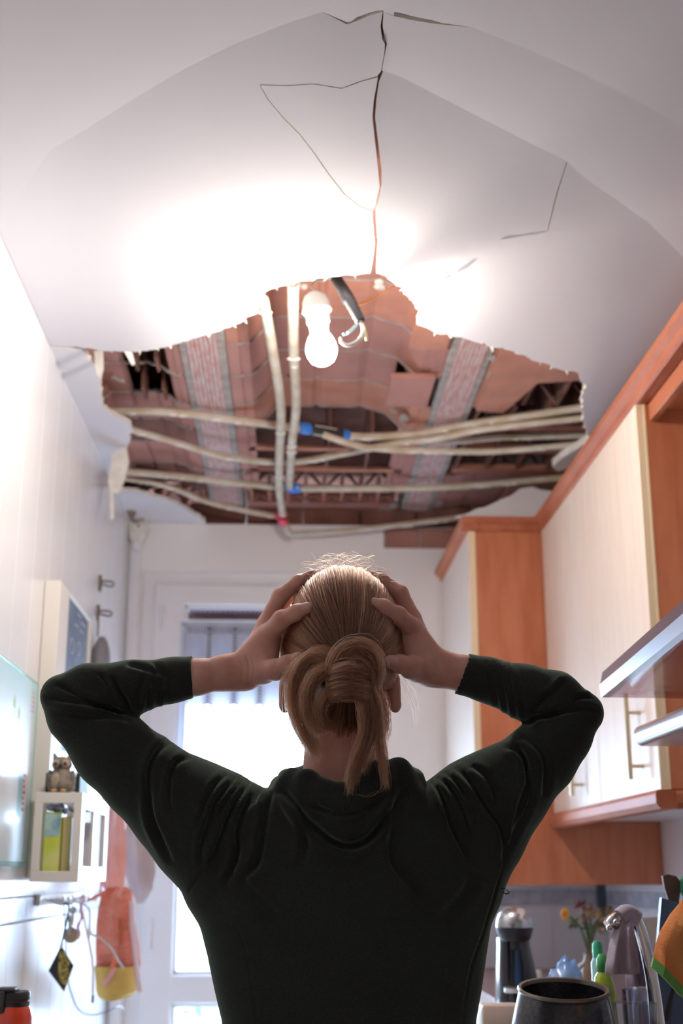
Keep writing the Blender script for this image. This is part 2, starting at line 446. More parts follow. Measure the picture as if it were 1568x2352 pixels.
def side_inn(p):   # positive on the hole side of the inner crease
    best = 9; s = 1
    for a, b in zip(INN[:-1], INN[1:]):
        ab = b - a; t = max(0, min(1, (p - a).dot(ab) / max(ab.dot(ab), 1e-9))); d = (a + ab * t - p).length
        if d < best: best = d; s = 1 if ab.cross(p - a) > 0 else -1
    return best * s
def ramp(a): a = max(0, min(1, a)); return a * a * (3 - 2 * a)
def sagL(p): return .105 * dpoly(p, ARC) * ramp((p.x - XL) / .30)
def sagR(p): return (.05 * dpoly(p, ARC) + .11 * max(0, side_inn(p)))
def sagE(p): return sagR(p)
def sag0(p): return 0.0
def px3(q, sag, off=0):
    z = ZT
    for _ in range(6): z = ZT - off - sag(atZ(q[0], q[1], z).xy)
    return atZ(q[0], q[1], z)
def rough_line(P, amp, step=.02):
    """subdivide a 2D polyline and make it ragged"""
    out = [P[0]]
    for a, b in zip(P[:-1], P[1:]):
        n = max(1, int((b - a).length / step)); nn = Vector((-(b - a).y, (b - a).x)).normalized()
        for i in range(1, n + 1):
            q = a + (b - a) * (i / n)
            if i < n: q = q + nn * rnd.uniform(-amp, amp)
            out.append(q)
    return out
def fragment(name, poly, sag, off=0.0, th=.013, grid=.05, parent=ce):
    """poly: 2D outline in plan; the piece follows its own sag, is th thick"""
    pts = [Vector(p) for p in poly]; n = len(pts)
    x0 = min(p.x for p in pts); x1 = max(p.x for p in pts); y0 = min(p.y for p in pts); y1 = max(p.y for p in pts)
    def inside(p):
        c = False; j = n - 1
        for i in range(n):
            a, b = pts[i], pts[j]
            if (a.y > p.y) != (b.y > p.y) and p.x < (b.x - a.x) * (p.y - a.y) / (b.y - a.y) + a.x: c = not c
            j = i
        return c
    inner = []
    gx = x0 + grid * .5
    while gx < x1:
        gy = y0 + grid * .5
        while gy < y1:
            p = Vector((gx, gy))
            if y0 > -9 and inside(p) and dpoly(p, pts + [pts[0]]) > grid * .4: inner.append(p)
            gy += grid
        gx += grid
    r = delaunay_2d_cdt(pts + inner, [], [list(range(n))], 1, 1e-6)
    V = r[0]; Fs = r[2]
    b = MB(); lo = [Vector((v.x, v.y, ZT - off - sag(v))) for v in V]; hi = [v + Vector((0, 0, th)) for v in lo]
    N = len(V)
    ec = {}
    for f in Fs:
        for i in range(len(f)):
            e = (f[i], f[(i + 1) % len(f)]); ec[tuple(sorted(e))] = ec.get(tuple(sorted(e)), 0) + 1
    b.add(lo, [list(reversed(f)) for f in Fs], 0)
    base = len(b.v)
    b.add(hi, [list(f) for f in Fs], 1)
    for f in Fs:
        for i in range(len(f)):
            a, c = f[i], f[(i + 1) % len(f)]
            if ec[tuple(sorted((a, c)))] == 1: b.f.append([a, c, c + base, a + base]); b.m.append(1)
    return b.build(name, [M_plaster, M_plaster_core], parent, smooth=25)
def P2(px, sag, off=0): return [px3(q, sag, off).xy for q in px]
def crack(pts, sagA, sagB):
    """pts: (x, y, width px); returns the two sides of a crack as plan outlines (left, right)"""
    A, B = [], []
    for i, (x, y, w) in enumerate(pts):
        a = pts[max(i - 1, 0)]; c = pts[min(i + 1, len(pts) - 1)]
        d = Vector((c[0] - a[0], c[1] - a[1])).normalized(); nn = Vector((-d.y, d.x)) * (w / 2)
        A.append((x + nn.x, y + nn.y)); B.append((x - nn.x, y - nn.y))
    return P2(A, sagA), P2(B, sagB)
# central crack, from the apex down to the hole (left side = A when walking down: nn points to -x)
CC = [(880, 27, 2), (876, 60, 5), (880, 90, 6), (886, 101, 5), (884, 115, 2), (876, 163, 2), (868, 187, 4), (861, 230, 6), (858, 270, 6), (865, 330, 7), (872, 390, 7.5), (874, 430, 5), (865, 470, 6), (859, 486, 6),
      (859, 505, 7), (862, 540, 7), (864, 560, 8), (860, 600, 10), (857, 628, 14)]
ccL, ccR = crack(CC, sagL, sagR)
iH0, iH1 = 6, 13     # sliver between these central-crack points
HC = [(597, 195, 2), (615, 228, 2.4), (650, 270, 2.6), (690, 310, 2.6), (722, 352, 2.8), (755, 400, 3), (790, 445, 3), (825, 473, 3), (856, 485, 3)]
hcB, hcH = crack(HC, sagL, sagL)     # nn points to -x/+y => B side
HU = [(597, 195, .8), (660, 197, .3), (720, 193, .4), (785, 203, 1.0), (830, 186, 1.8), (867, 176, 3)]
huH, huB = crack(HU, sagL, sagL)
HOLE_L = [(165, 797), (230, 805), (300, 808), (360, 803), (420, 785), (500, 762), (560, 735), (592, 715), (592, 690), (610, 670), (660, 655), (690, 645), (760, 635), (830, 629), (850, 628)]
holeL = rough_line(P2(HOLE_L, sagL), .005, .014)
nL = 11
arcL = pl2(ARC_px)[0:nL]                      # left wall .. apex
leftwall = [Vector((XL, atZ(112, 793, ZT).y)), Vector((XL, arcL[0].y + .12))]
# big left piece
apexB = pl2([(797, 55), (815, 49), (833, 42), (850, 35), (863, 31)])
polyB = [Vector((XL, pl2([(0, 545)])[0].y))] + arcL[1:9] + apexB + ccL[0:iH0] + list(reversed(huB)) + hcB + ccL[iH1 + 1:] + list(reversed(holeL)) + [Vector((XL, px3((112, 793), sag0).y))]
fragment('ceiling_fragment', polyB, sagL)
polyH = list(reversed(hcH)) + huH + ccL[iH0:iH1 + 1]
fragment('ceiling_fragment', polyH, sagL, off=.0005)
# right pieces
arcR = pl2(ARC_px)[nL - 1:]
polyC = [ccR[0]] + pl2([(905, 37), (925, 41), (942, 45), (965, 49), (990, 53), (1015, 56)]) + arcR[3:] + [Vector((XR, ARC[-1].y - .02))] + [Vector((XR, INN[-1].y - .03))] + list(reversed(P2(INN_px, sagR))) + list(reversed(ccR[1:6]))
fragment('ceiling_fragment', polyC, sagR)
DG = [(1302, 372, 2), (1280, 440, 2.5), (1258, 528, 2)]
dgD, dgT = crack(DG, sagR, sagR)
DE = [(1255, 531, 3), (1210, 538, 5), (1145, 547, 9), (1095, 590, 8), (1070, 612, 9), (1040, 626, 10), (1000, 660, 9), (955, 690, 14)]
deE, deD = crack(DE, sagE, sagR)
if atZ(1200, 560, 2.4).y > 0: pass
HOLE_D = [(955, 690), (940, 688), (925, 668), (905, 650), (885, 636), (868, 628)]
holeD = rough_line(P2(HOLE_D, sagR), .006, .012)
inner = P2(INN_px, sagR)
polyD = inner[0:5] + dgD + deD + holeD[1:] + list(reversed(ccR[6:]))
fragment('ceiling_fragment', polyD, sagR, off=.0)
TE = [(1490, 512, .0), (1400, 520, .0), (1310, 527, .0), (1258, 531, .5)]
teT, teE = crack(TE, sagR, sagE)
polyT = [inner[4]] + inner[5:7] + teT[1:] + list(reversed(dgT))[1:]
fragment('ceiling_fragment', polyT, sagR, off=.0)
HOLE_E = [(955, 692), (962, 715), (957, 745), (1000, 765), (1080, 782), (1160, 803), (1240, 832), (1290, 850), (1325, 856), (1330, 870), (1345, 890), (1335, 915), (1338, 945), (1340, 975), (1350, 1010)]
holeE = rough_line(P2(HOLE_E, sagE), .005, .014)
polyE = [Vector((XR, INN[-1].y - .03)), Vector((XR, 3.98)), holeE[-1] + Vector((.05, .12))] + list(reversed(holeE)) + list(reversed(deE))[1:] + list(reversed(teE))[1:] + [P2([(1568, 590)], sagE)[0]]
fragment('ceiling_fragment', polyE, sagE)
# flat part of the ceiling that still holds, from the hall to the arc
polyA = [Vector((XL, YF)), Vector((XR, YF)), Vector((XR, ARC[-1].y - .02))] + list(reversed(arcR[3:])) + pl2([(1015, 53), (990, 46), (960, 40), (942, 36), (925, 31), (905, 27), (904, 38), (880, 38), (880, 24), (863, 25), (848, 29), (833, 35), (820, 39), (805, 50), (797, 52)]) + list(reversed(arcL[1:9])) + [Vector((XL, arcL[0].y))]
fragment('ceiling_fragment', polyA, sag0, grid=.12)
# strip left along the left wall and the shreds at its edge
HOLE_W = [(185, 799), (215, 832), (228, 862), (232, 900), (240, 936), (272, 958), (302, 976), (298, 1010), (288, 1030), (270, 1058), (252, 1078)]
hw = rough_line(P2(HOLE_W, sag0), .007, .014)
fragment('ceiling_fragment', [Vector((XL, atZ(112, 796, ZT).y))] + hw + [Vector((XL, atZ(240, 1082, ZT).y))], sag0, off=.003)
HOLE_K = [(300, 1128), (345, 1140), (390, 1152), (430, 1170), (470, 1195)]
hk = rough_line(P2(HOLE_K, sag0), .008, .02)
fragment('ceiling_fragment', [Vector((XL, hk[0].y))] + hk + [Vector((hk[-1].x, YB)), Vector((XL, YB))], sag0, off=.0)
def scrap(px, Y=None, Z=None, th=.012, d=(0, 1, 0), m=None):
    pts = [(atY(a, b, Y) if Y else atZ(a, b, Z)) for a, b in px]
    b = MB(); b.prism(pts, Vector(d) * th)
    return b.build('plaster_scrap', m or M_plaster_core, ce)
Y1 = atZ(232, 830, 2.49).y
scrap([(215, 806), (236, 803), (237, 845), (230, 868), (222, 858), (218, 830)], Y=Y1)
scrap([(285, 806), (303, 808), (309, 832), (302, 836), (294, 822)], Y=atZ(295, 808, 2.45).y)
Y2 = atZ(270, 1030, 2.49).y
scrap([(258, 1045), (290, 1022), (296, 1060), (286, 1100), (272, 1132), (252, 1130), (248, 1105)], Y=Y2)
scrap([(251, 1128), (260, 1128), (261, 1190), (253, 1194)], Y=Y2 + .004)
scrap([(1268, 1072), (1290, 1052), (1330, 1028), (1352, 1012), (1345, 1042), (1318, 1070), (1280, 1084)], Z=2.46, th=.025, d=(0, 0, 1))
# crumbling brown plaster and reed fibres in the far left corner
b = MB()
for i in range(60):
    p = atY(rnd.gauss(305, 14), rnd.gauss(1150, 22), YB - rnd.uniform(.02, .18)); r = rnd.uniform(.006, .022)
    b.ell(p, (r, r * .8, r * rnd.uniform(.6, 1.2)), 7)
tag(b.build('crumbled_plaster', mat('crumbled', (.36, .27, .20), .95, var=.6, scale=25, col2=(.10, .07, .05)), ce), kind='stuff')
scrap([(285, 1185), (330, 1180), (342, 1215), (325, 1245), (300, 1240)], Y=YB - .05, th=.03)
scrap([(318, 1160), (334, 1162), (330, 1195), (316, 1200)], Y=YB - .08, th=.015, m=M_mortar)
# whiskers of paper along the hole edge
b = MB()
for p in list(holeL)[4::3] + list(holeE)[2::3] + list(holeD)[::2]:
    s = sagL if p in holeL else sagE
    z = ZT - s(p) + .002; w = rnd.uniform(.002, .006)
    q = Vector((p.x, p.y, z)); e = q + Vector((rnd.uniform(-.008, .008), rnd.uniform(.0, .015), rnd.uniform(-.012, .004)))
    b.add([q + Vector((-w, 0, 0)), q + Vector((w, 0, .001)), e, q + Vector((0, .0, .01))], [(0, 1, 2), (0, 2, 3), (1, 3, 2), (0, 3, 1)])
tag(b.build('torn_paper', M_plaster_core, ce), kind='stuff')
# ================================================================== BALCONY DOOR
dr = setting('door_1')
b = MB(); yf = YB + .02
b.box(DX0, DX0 + .05, yf, yf + .07, 0, DZ - .0502, .003).box(DX1 - .05, DX1, yf, yf + .07, 0, DZ - .0502, .003).box(DX0, DX1, yf, yf + .07, DZ - .05, DZ, .003)
b.build('door_frame', M_upvc, dr)
GX0, GX1, GZ1, GZm1, GZm0, GZ0 = -.404, .192, 2.178, .842, .742, .12
yl = YB + .005
lf = MB()
lf.box(DX0 + .048, GX0, yl, yl + .06, .02, DZ - .048, .006).box(GX1, DX1 - .048, yl, yl + .06, .02, DZ - .048, .006)
lf.box(GX0 - .01, GX1 + .01, yl + .001, yl + .059, GZ1, DZ - .048, .006).box(GX0 - .01, GX1 + .01, yl + .001, yl + .059, GZm0, GZm1, .006).box(GX0 - .01, GX1 + .01, yl + .001, yl + .059, .02, GZ0, .006)
leaf = lf.build('door_leaf', M_upvc, dr)
for z0, z1 in ((GZm1, GZ1), (GZ0, GZm0)):
    MB().box(GX0 - .005, GX1 + .005, yl + .03, yl + .034, z0 - .005, z1 + .005).build('pane', M_frost, leaf)
    for x0, x1, za, zb in ((GX0, GX0 + .012, z0, z1), (GX1 - .012, GX1, z0, z1), (GX0, GX1, z1 - .012, z1), (GX0, GX1, z0, z0 + .012)):
        MB().box(x0, x1, yl + .012, yl + .028, za, zb, .003).build('glazing_bead', M_upvc, leaf)
for z in (2.125, .98):
    h = MB(); h.lathe([(.007, 0), (.007, .1)], (-.487, yl - .006, z - .05), n=12).build('hinge', M_upvc, leaf, smooth=40)
    for dz in (-.027, .027): MB().ell((-.487, yl - .011, z + dz), (.006, .004, .006), 8).build('hinge_cap', M_steel, leaf)
MB().box(.255, .285, yl - .012, yl + .002, 1.02, 1.16, .004).tube([(.27, yl - .01, 1.12), (.27, yl - .05, 1.12), (.20, yl - .055, 1.12)], .009, 8).build('door_handle', M_white, leaf, smooth=40)
tr = setting('trim_1')
MB().box(-.618, -.576, YB - .03, YB, 0, 2.385, .006, 2).build('casing_strip', M_upvc, tr, smooth=30)
MB().lathe([(.02, 0), (.022, .03), (.012, .05)], (-.597, YB - .015, 2.385), n=14).build('strip_cap', M_upvc, tr, smooth=40)
# roller shutter pulled a third of the way down, outside the glass
sh = thing('roller_shutter', (-.1, YB + .13, 1.83), 'brown slatted roller shutter half lowered outside the balcony door glass', 'shutter')
M_slat = mat('shutter_slat', (.045, .017, .013), .7, spec=.1)
M_slat2 = mat('shutter_slat_pale', (.045, .04, .05), .7, spec=.1)
M_slot = mat('slot_daylight_grey', (.22, .18, .22), .7)
z = 2.235; i = 0
while z > 1.86:
    b = MB().box(GX0 - .06, GX1 + .06, YB + .125, YB + .133, z - .0425, z - .001, .002).box(GX0 - .06, GX1 + .06, YB + .133, YB + .137, z - .055, z - .02)
    s_ = b.build('slat', M_slat if i < 2 else M_slat2, sh)
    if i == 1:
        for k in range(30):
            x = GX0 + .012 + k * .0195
            MB().ell((x, YB + .124, z - .015), (.0055, .002, .0045), 8).build('painted_light_dot', M_slot, sh)  # pale solid dots stand in for daylight through the slat's holes
    z -= .041; i += 1
for x in (GX0 - .07, GX1 + .07): MB().box(x - .012, x + .012, YB + .12, YB + .14, .02, 2.3, .002).build('guide_rail', M_upvc, sh)
# lace half curtain
M_lace = translucent('lace', (.70, .68, .74), .45, .93)
M_lace2 = translucent('lace_panel', (.62, .60, .70), .45, .88)
lc = thing('lace_curtain', (-.1, YB - .01, 2.11), 'white lace panel curtain with arched motifs hanging over the door glass', 'curtain')
MB().tube([(GX0 - .02, YB - .008, 2.115), (GX1 + .02, YB - .008, 2.115)], .004, 8).build('curtain_rod', M_white, lc)
yc = YB - .012
per = .0975; zb_, zt_ = 1.62, 2.105
lb = MB()
for i in range(7):
    xa = GX0 - .008 + i * per
    if xa > GX1 + .03: break
    # ladder of eyelets
    for k in range(int((zt_ - .02 - zb_) / .0125)):
        z = zb_ + k * .0125; lb.box(xa, xa + .016, yc, yc + .0012, z, z + .0055)
    lb.box(xa - .002, xa + .001, yc, yc + .0014, zb_, zt_).box(xa + .014, xa + .017, yc, yc + .0014, zb_, zt_)
    if i == 6: break
    x0, x1 = xa + .017, xa + per - .002
    # frame of the arch and its sheer field
    zc_ = zt_ - .060; w = (x1 - x0); n = 10
    arch = [(x0 + .010, zb_)] + [(x0 + .010 + (w - .020) * (.5 - .5 * math.cos(PI * t / n)), zc_ + .016 * math.sin(PI * t / n)) for t in range(n + 1)] + [(x1 - .010, zb_)]
    pn = MB()
    for (ax, az), (bx, bz) in zip(arch[1:-2], arch[2:-1]):
        pn.add([(ax, yc, zb_), (bx, yc, zb_), (bx, yc, bz), (ax, yc, az)], [(0, 1, 2, 3)])
        lb.add([(ax, yc, az), (bx, yc, bz), (bx, yc, zt_ - .040), (ax, yc, zt_ - .040)], [(0, 1, 2, 3)])
    pn.build('sheer_field', M_lace2, lc)
    lb.box(x0, x0 + .0102, yc, yc + .001, zb_, zt_ - .04).box(x1 - .0102, x1, yc, yc + .001, zb_, zt_ - .04)
    for k in range(6):
        xx = x0 + w * (k + .5) / 6
        wdt = .0035 if k in (0, 5) else .0045
        lb.box(xx - wdt, xx + wdt, yc, yc + .001, zt_ - .042, zt_ - .014)
lb.box(GX0 - .01, GX1 + .01, yc, yc + .0015, zt_ - .016, zt_ + .005)
tag(lb.build('lace_band', M_lace, lc), kind='stuff')
# bracket on the frame
bk = thing('curtain_bracket', atY(871, 1322, YB - .01), 'small dark bracket screwed to the top right of the door frame', 'bracket')
p = atY(871, 1322, YB - .005); MB().box(p.x - .004, p.x + .004, p.y - .012, p.y + .012, p.z - .02, p.z + .018, .001).box(p.x - .014, p.x + .014, p.y - .006, p.y + .012, p.z - .004, p.z + .004, .001).build('bracket_arm', M_black, bk)
# outside: balcony and shrubs
bc = setting('balcony_ground'); MB().box(-6, 6, YB + .18, 30, -.12, -.02).build('balcony_slab', mat('pale_concrete', (.6, .6, .58), .9), bc)
M_leaf = translucent('leaf', (.30, .40, .28), .4)
M_bark = mat('bark', (.2, .13, .08), .9)
def shrub(c, w, h, lab, n=700):
    t = thing('garden_shrub', c, lab, 'shrub', None)
    s_ = MB()
    for k in range(5): s_.tube([c, (c[0] + rnd.uniform(-.3, .3) * w, c[1] + rnd.uniform(-.2, .2), c[2] + h * .7)], [.02, .006], 6)
    s_.build('stem', M_bark, t)
    l = MB()
    for k in range(n):
        a = rnd.uniform(0, 2 * PI); r = w * math.sqrt(rnd.random()) * .5; zz = h * (.25 + .75 * rnd.random() * (1 - .5 * (r / w * 2) ** 2))
        q = Vector((c[0] + r * math.cos(a), c[1] + r * math.sin(a) * .6, c[2] + zz)); u = Vector((rnd.gauss(0, 1), rnd.gauss(0, 1), rnd.gauss(0, 1))).normalized() * .07; v = u.orthogonal().normalized() * .03
        l.add([q - u, q + v, q + u, q - v], [(0, 1, 2, 3)])
    tag(l.build('foliage', M_leaf, t), kind='stuff')
shrub((-.75, 7.6, -.02), .9, .80, 'low green shrub outside, seen through the door glass left of the sleeve')
shrub((-.15, 8.4, -.02), .8, .95, 'taller green shrub outside, seen through the door glass beside the sweater')
shrub((-.80, 6.6, -.02), .45, .42, 'small shrub outside, seen through the lowest door pane')

# ================================================================== CONDUITS IN THE HOLE
GR = 'cream conduits sagging under the clay blocks'
def conduit(px, Z, r, lab, name='electrical_conduit', cl=None):
    pts = []
    for q in px:
        zz = q[2] if len(q) > 2 else Z
        pts.append(atY(q[0], q[1], q[3]) if len(q) > 3 else atZ(q[0], q[1], zz))
    t = thing(name, pts[0], lab, 'conduit', GR)
    m = MB(); m.tube(pts, r, 12, sub=8)
    m.build('conduit_tube', M_conduit, t, smooth=50)
    # blobs of dried plaster on the tube
    P, _ = spline(pts, [1] * len(pts), 8)
    for k in range(max(3, len(P) // 6)):
        p = P[rnd.randrange(2, len(P) - 2)]
        MB().ell((p.x, p.y - r * .3, p.z - r * .75), (rnd.uniform(.008, .02), r * .6, r * .4), 8).build('plaster_splash', M_plaster_core, t, smooth=60)
    return t
ZP = 2.548
conduit([(225, 948), (330, 944), (420, 949), (520, 962), (620, 975), (700, 987)], ZP, .0125, 'cream conduit running from the left wall to the blue-ended black coupler')
conduit([(790, 1001), (860, 1003), (960, 996), (1090, 973), (1200, 957), (1390, 928)], ZP, .0125, 'uppermost cream conduit on the right of the hole, leaving the black coupler')
conduit([(292, 984), (400, 1015), (500, 1045), (600, 1060), (680, 1061), (760, 1048), (830, 1034), (900, 1020), (1000, 1008), (1120, 985), (1390, 955)], ZP - .027, .0105, 'long cream conduit dipping to its lowest in the middle of the hole')
conduit([(742, 998, ZP - .03), (800, 1018), (870, 1031), (1000, 1036), (1150, 1036), (1390, 1014)], ZP - .053, .0105, 'cream conduit bending off under the black coupler to the right wall')
conduit([(985, 1014), (1060, 1012), (1160, 1004), (1390, 1000)], ZP, .0115, 'short straight cream conduit on the right, between two bent ones')
conduit([(285, 1083), (400, 1093), (560, 1110), (680, 1122)], ZP - .012, .0125, 'cream conduit at the back of the hole, left of the blue coupling')
conduit([(690, 1122), (900, 1121), (1060, 1117), (1180, 1107), (1330, 1094)], ZP - .012, .0125, 'cream conduit at the back of the hole, right of the blue coupling')
conduit([(285, 1098, 2.54), (380, 1115, 2.535), (470, 1150, 2.52), (560, 1172, 2.50), (644, 1187, 2.49)], 2.5, .0105, 'thin cream conduit sloping down to the red tape')
conduit([(604, 690, 2.47), (625, 800, 2.49), (645, 940, 2.492), (641, 1060, 2.488), (642, 1130, 2.492), (650, 1185, 2.475), (664, 1226, 2.42)], 2.5, .0135, 'cream conduit hanging lengthwise through the hole down to the red tape')
conduit([(672, 650, 2.47), (674, 800, 2.49), (680, 930, 2.495), (670, 1020, 2.488), (664, 1118, 2.52)], 2.5, .0135, 'cream conduit running lengthwise beside the bulb to the blue coupling')
conduit([(664, 1227, 0, YB - .05), (760, 1222, 0, YB - .06), (900, 1208, 0, YB - .06), (1000, 1196, 0, YB - .05), (1075, 1186, 0, YB - .05)], 0, .011, 'ochre conduit lying along the top of the back wall')
# couplings
t = thing('conduit_coupler', atZ(745, 988, ZP - .004), 'black pipe coupler with blue ends and a white sticker', 'coupler')
A = atZ(690, 982, ZP); B = atZ(800, 1001, ZP); D = (B - A)
MB().lathe([(.0165, .18 * D.length), (.0175, .2 * D.length), (.0175, .85 * D.length), (.0165, .87 * D.length)], A, D, 16).build('coupler_sleeve', M_blackm, t, smooth=40)
for a, c in ((0, .2), (.86, 1.0)): MB().lathe([(.0165, 0), (.0185, .004), (.0185, (c - a) * D.length - .004), (.0165, (c - a) * D.length)], A + D * a, D, 16).build('end_ring', M_blue, t, smooth=40)
nrm = (CAM - A).normalized(); u = D.normalized(); w_ = u.cross(nrm).normalized()
b = MB(); n = 8
for k in range(n):
    for kk in (0, 1):
        pass
vs = []
for k in range(n + 1):
    a_ = -1.05 + 2.1 * k / n
    for s_ in (.27, .72): vs.append(A + D * (s_ + .04 * math.sin(k * 2)) + (nrm * math.cos(a_) + w_ * math.sin(a_)) * .0182)
b.add(vs, [(2 * k, 2 * k + 1, 2 * k + 3, 2 * k + 2) for k in range(n)]); b.build('sticker', M_white, t, smooth=60)
t = thing('conduit_coupling', atZ(678, 1120, 2.52), 'blue T-coupling joining conduits at the back of the hole', 'coupling')
A = atZ(664, 1120, 2.528); B = atZ(700, 1123, 2.53)
MB().lathe([(.015, 0), (.018, .003), (.018, .045), (.015, .048)], A + Vector((-.008, 0, 0)), B - A, 16).lathe([(.016, 0), (.0165, .03)], A + Vector((0, -.028, -.004)), (0, 1, .1), 14).build('coupling_body', M_blue, t, smooth=40)
MB().ell(A + Vector((.03, -.019, -.004)), (.006, .004, .006), 8).build('screw_cap', M_white, t)
t = thing('red_tape', atZ(648, 1187, 2.48), 'red insulating tape wrapped round two conduits near the back wall', 'tape')
p = atZ(649, 1186, 2.476); b = MB()
for k in range(4):
    b.lathe([(.017, 0), (.0185, .003), (.0185, .011), (.017, .014)], p + Vector((rnd.uniform(-.004, .004), .008 - .006 * k, .022 - .014 * k)), (rnd.uniform(-.5, .5), -.4, -1), 14)
b.lathe([(.013, 0), (.014, .01)], p + Vector((-.03, 0, .004)), (1, 0, -.1), 12)
b.build('tape_wrap', M_red, t, smooth=50)

# ================================================================== BARE BULB AND CUT CABLE
YBULB = 2.60
top = atY(722, 670, YBULB); bot = atY(745, 862, YBULB); ax = (bot - top); Lb = ax.length; ax.normalize()
bl = thing('hanging_bulb', top, 'lit bare bulb in a white lamp holder hanging from the broken ceiling', 'lamp')
s = lambda px: px * YBULB * 1.03 / FPX     # pixels to metres at the lamp
MB().lathe([(.001, 0), (s(14), s(3)), (s(27), s(14)), (s(33), s(28)), (s(34), s(42)), (s(35.5), s(45)), (s(35.5), s(52)), (s(30), s(53)), (s(29), s(70)), (s(28), s(82)), (s(26), s(84))], top, ax, 32, cap1=True).build('lamp_holder', translucent('opal_plastic', (.80, .79, .77), .22), bl, smooth=40)
MB().lathe([(s(26), s(84)), (s(24.5), s(90)), (s(23.5), s(100)), (s(24), s(112)), (s(26), s(118))], top, ax, 32).build('bulb_collar', M_white, bl, smooth=50)
gb = [(s(26), s(118)), (s(31), s(128)), (s(36), s(142)), (s(37.5), s(154)), (s(35), s(168)), (s(28), s(182)), (s(17), s(190)), (s(6), s(193.5)), (.0002, s(194))]
MB().lathe(gb, top, ax, 32).build('bulb_glass', emit('bulb_light', (1, .93, .84), BULB_W), bl, smooth=80)
rim = atY(748, 640, YBULB - .03)
MB().tube([top - ax * .002, atY(716, 655, YBULB), atY(726, 645, YBULB), rim, rim + Vector((.02, .0, .06))], .0022, 8, sub=6).build('lamp_cable', M_white, bl, smooth=60)
YBULB = 2.60
# black corrugated pipe with cut wires
cb = thing('cut_cable_pipe', atY(775, 640, YBULB), 'black cable pipe with bared wire ends hanging beside the bulb', 'cable')
b = MB(); A = [atY(762, 620, YBULB), atY(775, 645, YBULB - .02), atY(800, 685, YBULB - .05), atY(828, 738, YBULB - .07)]
P, R_ = spline(A, [.0125, .0125, .0132, .0105], 10)
R_ = [r * (1.06 if i % 2 else .97) for i, r in enumerate(R_)]
b.tube(P, R_, 14); b.build('pipe', M_blackm, cb, smooth=50)
MB().lathe([(.0137, 0), (.0146, .003), (.0146, .02), (.0137, .024)], atY(793, 675, YBULB - .045), A[3] - A[2], 14).build('tape_band', M_black, cb, smooth=50)
e = A[3]
def wpath(l): return [atY(x, y, YBULB - .07 + d) for x, y, d in l]
MB().tube(wpath([(826, 734, 0), (834, 752, 0), (832, 770, -.005), (818, 786, -.008), (798, 793, -.006), (784, 786, 0), (782, 776, .004)]), [.004, .004, .0045, .0045, .004, .0035, .003], 8, sub=6).build('white_wire', M_white, cb, smooth=60)
MB().tube(wpath([(830, 738, 0), (838, 758, -.006), (842, 782, -.008)]), .0028, 8, sub=5).build('yellow_wire', mat('pale_yellow', (.75, .68, .35), .4), cb, smooth=60)
MB().tube(wpath([(824, 738, .003), (815, 752, .006), (800, 764, .008), (788, 768, .008)]), .0025, 8, sub=5).build('blue_wire', mat('teal_wire', (.18, .42, .50), .4), cb, smooth=60)
MB().tube(wpath([(822, 742, .003), (812, 750, 0), (798, 764, -.003)]), .002, 6, sub=4).build('bare_end', M_white, cb, smooth=60)
for k in range(3):
    MB().tube([atY(812, 702 + k, YBULB - .06), atY(840, 692 + 2 * k, YBULB - .04), atY(872, 676 + k, YBULB - .02), atY(912, 654 - k, YBULB + .0)], .0012, 6, sub=5).build('copper_strand', M_copper, cb)

# ================================================================== KITCHEN CABINETS, right side
XD, ZCT, ZCB = .824, 2.272, 1.363     # door face plane, top of doors, bottom of doors
def door(parent, y0, y1, z0, z1, x=XD, hy=None, hz=None):
    d = MB().box(x, x + .02, y0 + .0015, y1 - .0015, z0, z1, .0015).build('door', M_cream, parent)
    MB().box(x + .001, x + .0205, y0 - .0005, y0 + .0018, z0, z1).build('door_edge', M_creamedge, d)
    if hy:
        h = MB(); xh = x - .032
        h.tube([(xh, hy, hz[0]), (xh, hy, hz[1])], .006, 12)
        for zz in (hz[0] + .030, hz[1] - .045): h.tube([(xh, hy, zz), (x + .002, hy, zz)], .0045, 10)
        h.build('handle', M_brass, d, smooth=40)
    return d
ca = thing('wall_cabinet', (XR - .2, 2.95, ZCB), 'cream two-door wall cabinet nearest the cooker hood with alder side panel', 'cabinet')
MB().box(XD + .02, XR - .022, 2.870, 3.408, ZCB, ZCT, .001).build('carcass', M_cream, ca)
MB().box(XD + .022, XR, 2.853, 2.870, ZCB - .0, ZCT - .0, .001).build('side_panel', M_alder, ca)
MB().box(XD + .018, XD + .023, 2.8525, 2.871, ZCB, ZCT).build('edge_strip', M_creamedge, ca)
hp0 = atX(1447, 1790, XD - .032); hp1 = atX(1437, 1592, XD - .032)
door(ca, 2.855, 3.408, ZCB, ZCT, hy=(hp0.y + hp1.y) / 2, hz=(hp0.z, hp1.z))
cb2 = thing('wall_cabinet', (XR - .2, 3.6, ZCB), 'cream wall cabinet between the hood cabinet and the tall corner unit', 'cabinet')
MB().box(XD + .02, XR - .022, 3.412, 4.035, ZCB, ZCT, .001).build('carcass', M_cream, cb2)
hf = atX(1312, 1790, XD - .032)
door(cb2, 3.412, 3.72, ZCB, ZCT, hy=hf.y, hz=(hp0.z, hp1.z)); door(cb2, 3.72, 4.035, ZCB, ZCT)
